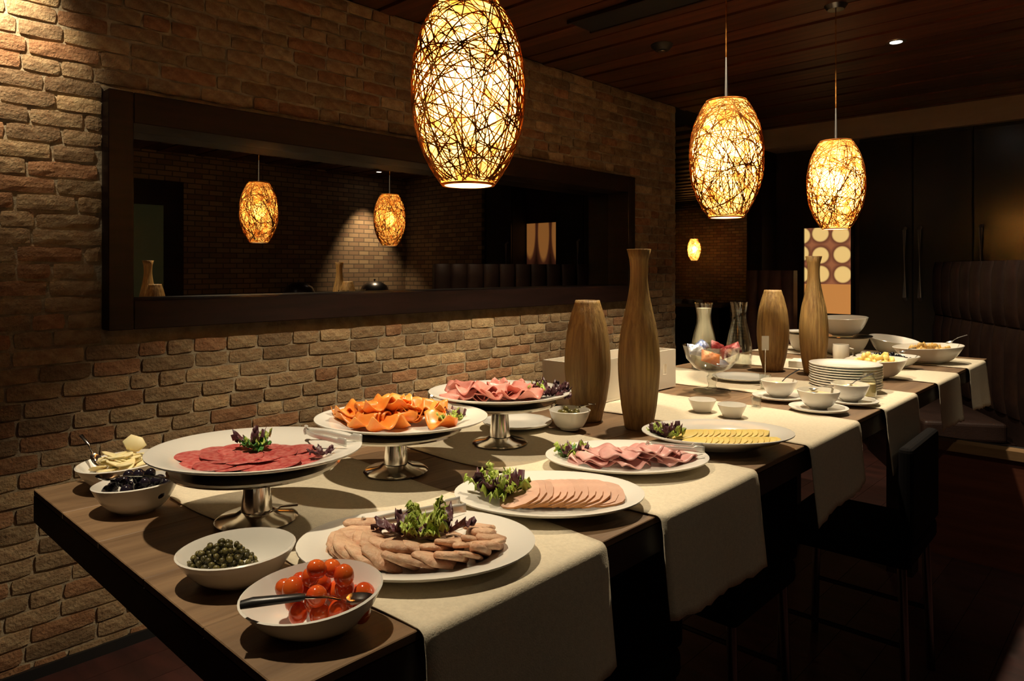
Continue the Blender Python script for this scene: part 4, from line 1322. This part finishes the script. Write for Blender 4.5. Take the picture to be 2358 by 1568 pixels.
# ------------------------------------------------------------------ downlights in the ceiling
def downlight(x, y, label, lit=True):
    t = thing('downlight', label, 'ceiling light', (x, y, CEIL), 0, 'recessed downlights')
    MB().lathe([(0.030, -0.003), (0.047, -0.003), (0.049, 0.0), (0.044, -0.0005), (0.030, -0.0005)], 28, closed=True).obj('ring', 'brushed' if lit else 'black_matt', t)
    MB().lathe([(0, -0.0014), (0.029, -0.0014)], 24).obj('lens', 'lamp_lit' if lit else 'black_matt', t)
for (x, y, lb) in ((-1.06, 0.36, 'lit downlight over the near end of the table'), (-1.06, 1.90, 'lit downlight over the near vases'),
                   (-1.06, 3.00, 'lit downlight over the far vases'), (-1.06, 4.06, 'bright lit downlight in the planks beyond the table'),
                   (-2.36, 0.30, 'lit downlight close to the brick wall'), (1.55, 5.15, 'lit downlight above the sideboard'), (0.55, 2.60, 'lit downlight right of the table, before the low bench'), (0.80, 1.00, 'added unseen fill downlight over the aisle right of the camera')):
    downlight(x, y, lb)
downlight(-5.6, 12.0, 'tiny lit downlight far away through the passage')
t = thing('smoke_detector', 'dark round smoke detector on the plank ceiling', 'detector', (-1.976, 3.26, CEIL))
MB().lathe([(0, -0.035), (0.035, -0.033), (0.055, -0.012), (0.058, -0.001), (0, -0.001)], 28).obj('cover', 'black_matt', t)
MB().lathe([(0, -0.041), (0.018, -0.039), (0.020, -0.0355), (0, -0.0355)], 20).obj('sensor', 'dark_steel', t)

# ------------------------------------------------------------------ end wall: panels, picture, tall cabinets
t = thing('cask_picture', 'glowing picture of stacked wine casks on the end wall', 'picture', (-2.12, YB + 0.2995, 1.30))
MB().box(-0.19, 0.19, -0.012, 0.0, -0.36, 0.36).obj('print', 'cask_print', t, smooth=False, uvfn=lambda p: (p.x / 0.38 + 0.5, p.z / 0.72 + 0.5))
for s_ in (-1, 1):
    MB().box(s_ * 0.2 - 0.01, s_ * 0.2 + 0.01, -0.03, 0.0, -0.37, 0.37).obj('frame_rail', 'black_matt', t, smooth=False)
    MB().box(-0.19, 0.19, -0.03, 0.0, s_ * 0.366 - 0.006, s_ * 0.366 + 0.006).obj('frame_rail', 'black_matt', t, smooth=False)
t = thing('cask_picture', 'larger glowing cask picture seen only in the mirror', 'picture', (-0.32, YB + 0.287, 1.42))
MB().box(-0.30, 0.30, -0.012, 0.0, -0.40, 0.42).obj('print', 'cask_print_tall', t, smooth=False, uvfn=lambda p: (p.x / 0.6 + 0.5, p.z / 0.82 + 0.5))
MB().box(-0.32, 0.32, 0.0005, 0.012, -0.42, 0.44).obj('backing', 'black_matt', t, smooth=False)
def cabinet(x, wd, label, hside):
    t = thing('tall_cabinet', label, 'cabinet', (x, YB + 0.03, 0), 0, 'tall black cabinets')
    MB().box(0, wd - 0.004, 0.022, 0.26, 0, 2.325).obj('body', 'black_matt', t, smooth=False)
    d = MB().box(0.004, wd - 0.008, 0, 0.020, 0.08, 2.30).obj('door', 'black_gloss', t, smooth=False)
    hx = 0.05 if hside < 0 else wd - 0.05
    MB().tube([(hx, -0.001, 1.08), (hx, -0.035, 1.10), (hx, -0.035, 1.60), (hx, -0.001, 1.62)], 0.012, 10).obj('handle', 'handle_steel', d)
cabinet(-1.795, 0.38, 'tall black cabinet right beside the cask picture', 1)
cabinet(-1.415, 0.38, 'second tall black cabinet from the cask picture', -1)
cabinet(-1.035, 0.38, 'third tall black cabinet from the cask picture', -1)
cabinet(0.0, 0.44, 'black cabinet at the brick end of the row', -1)
# leather bench against the end wall
def channel_back(t, x0, x1, y, z0, z1, n, name='back_channel', m_='leather'):
    wdt = (x1 - x0) / n
    for i in range(n):
        def fn(u, v, i=i):
            a = -PI / 2 + PI * u
            return Vector((x0 + wdt * (i + 0.5 + 0.495 * math.sin(a)), y - 0.035 * math.cos(a) * (1 - (2 * abs(v - 0.5)) ** 6 * 0.7), z0 + (z1 - z0) * v))
        MB().grid(9, 7, fn).obj(name, m_, t, smooth=True)
t = thing('leather_bench', 'high-backed brown leather bench beneath the end wall panel', 'bench', (-2.44, 5.70, 0))
MB().box(-0.20, 0.20, -0.45, 0.0, 0, 0.38).obj('base', 'frame_wood', t, smooth=False)
bevel(MB().box(-0.20, 0.20, -0.45, -0.02, 0.3805, 0.48).obj('seat', 'leather_rose', t, smooth=False), 0.02, 3)
MB().box(-0.20, 0.20, 0.0, 0.08, 0.3805, 1.30).obj('back_board', 'leather_rose', t, smooth=False)
channel_back(t, -0.20, 0.20, 0.0, 0.485, 1.30, 4, 'back_channel', 'leather_rose')
# booth at the right, back running towards the camera
bo = thing('leather_booth', 'dark brown channel-tufted leather booth beyond the far end of the table', 'booth', (-0.84, 5.03, 0), math.atan2(-1.38, 0.80))
MB().box(-0.80, 0.80, 0.0, 0.10, 0, 1.36).obj('back_board', 'leather', bo, smooth=False)
channel_back(bo, -0.80, 0.80, 0.0, 0.50, 0.985, 10, 'lower_channel')
channel_back(bo, -0.80, 0.80, 0.0, 0.995, 1.36, 10, 'upper_channel')
bevel(MB().box(-0.80, 0.45, -0.46, -0.045, 0.36, 0.47).obj('seat', 'leather', bo, smooth=False), 0.02, 3)
MB().box(-0.80, 0.45, -0.44, -0.005, 0, 0.3595).obj('base', 'frame_wood', bo, smooth=False)
t = thing('low_bench', 'low red-brown wooden bench with a tan top edge at the right', 'bench', (-0.22, 3.70, 0))
MB().box(-0.62, 0.85, 0.0, 0.03, 0, 0.485).obj('front_panel', 'red_wood', t, smooth=False)
MB().box(-0.62, 0.85, -0.012, 0.07, 0.4855, 0.525).obj('top_edge', 'tan_wood', t, smooth=False)
MB().box(-0.62, 0.85, 0.071, 0.15, 0.4855, 0.515).obj('seat', 'black_matt', t, smooth=False)
MB().box(-0.62, 0.85, 0.031, 0.14, 0.0, 0.485).obj('bench_box', 'black_matt', t, smooth=False)

# low-backed chairs tucked under the open side of the table
def chair(x, y, label, rz):
    t = thing('dining_chair', label, 'chair', (x, y, 0), rz, 'black chairs along the table')
    for sx in (-1, 1):
        for sy in (-1, 1):
            MB().tube([(sx * 0.185, sy * 0.165, 0), (sx * 0.17, sy * 0.155, 0.43)], 0.013, 10).obj('leg', 'dark_steel', t)
    for sy in (-1, 1):
        MB().tube([(-0.178, sy * 0.16, 0.20), (0.178, sy * 0.16, 0.20)], 0.008, 8).obj('stretcher', 'dark_steel', t)
    bevel(MB().box(-0.20, 0.20, -0.19, 0.19, 0.431, 0.50).obj('seat', 'black_cloth', t, smooth=False), 0.02, 3)
    bevel(MB().box(0.165, 0.205, -0.185, 0.185, 0.501, 0.79).obj('backrest', 'black_cloth', t, smooth=False), 0.015, 3)
chair(-0.97, 1.17, 'black low-backed chair pushed under the table below the ham platter', 0.0)
chair(-0.97, 1.80, 'black low-backed chair pushed under the table below the ramekins', 0.0)
chair(-0.76, 2.45, 'black low-backed chair standing out from the table below the plate stack', 0.03)

# console in the passage
t = thing('console', 'dark cloth-covered console with glasses in the passage', 'console', (-3.20, 5.95, 0), 0.2)
MB().box(-0.30, 0.22, -0.2, 0.2, 0, 0.97).obj('body', 'black_matt', t, smooth=False)
MB().box(-0.33, 0.25, -0.23, 0.23, 0.9705, 0.995).obj('top', 'tan_wood', t, smooth=False)
for i, (dx, dy) in enumerate(((-0.16, -0.12), (-0.04, -0.10), (0.06, -0.14))):
    o = MB().lathe([(0, 0), (0.03, 0), (0.042, 0.04), (0.039, 0.04), (0.027, 0.004), (0, 0.004)], 20).obj('small_dish', 'china_warm', None, (-3.20 + dx, 5.95 + dy, 0.995))
    tag(o, 'small pale dish on the console in the passage', 'dish', 'dishes on the passage console')
# sideboards seen in the mirror
t = thing('sideboard', 'dark sideboard along the far brick wall, seen in the mirror', 'sideboard', (1.50, 4.60, 0))
MB().box(-0.25, 0.25, -1.1, 1.0, 0, 0.90).obj('body', 'frame_wood', t, smooth=False)
MB().box(-0.27, 0.27, -1.12, 1.02, 0.9005, 0.93).obj('top', 'frame_wood', t, smooth=False)
for (y, lb) in ((4.02, 'dark dome-covered chafing dish at the near end of the sideboard'), (5.02, 'dark dome-covered chafing dish at the lit end of the sideboard')):
    t = thing('chafing_dish', lb, 'chafing dish', (1.46, y, 0.93), 0, 'chafing dishes')
    MB().lathe([(0, 0), (0.17, 0), (0.18, 0.05), (0, 0.05)], 36).obj('base', 'dark_steel', t)
    MB().lathe([(0.178, 0.0505), (0.174, 0.12), (0.145, 0.185), (0.08, 0.230), (0, 0.242)], 36).obj('dome', 'dark_steel', t)
    MB().ball((0, 0, 0.254), 0.013, 12, 8).obj('knob', 'chrome', t)
t = thing('cutlery_table', 'small dark table with cutlery jars at the brick end wall', 'table', (0.82, 5.58, 0))
MB().box(-0.34, 0.38, -0.2, 0.2, 0.89, 0.93).obj('top', 'frame_wood', t, smooth=False)
for sx in (-0.30, 0.34):
    for sy in (-0.17, 0.17):
        MB().box(sx - 0.02, sx + 0.02, sy - 0.02, sy + 0.02, 0, 0.8895).obj('leg', 'frame_wood', t, smooth=False)
for (x, lb) in ((0.62, 'jar of upright cutlery nearer the cabinets'), (0.84, 'jar of upright cutlery nearer the corner')):
    t = thing('cutlery_jar', lb, 'jar', (x, 5.50, 0.93), 0, 'cutlery jars')
    MB().lathe([(0, 0), (0.045, 0), (0.050, 0.12), (0.047, 0.12), (0.042, 0.004), (0, 0.004)], 24).obj('jar_body', 'glass', t)
    for i in range(7):
        a = i * 0.9
        MB().tube([(0.012 * math.cos(a), 0.012 * math.sin(a), 0.008), (0.040 * math.cos(a), 0.040 * math.sin(a), 0.19), (0.043 * math.cos(a), 0.043 * math.sin(a), 0.22)], [0.003, 0.003, 0.011], 8, 0.4).obj('cutlery', 'chrome', t)
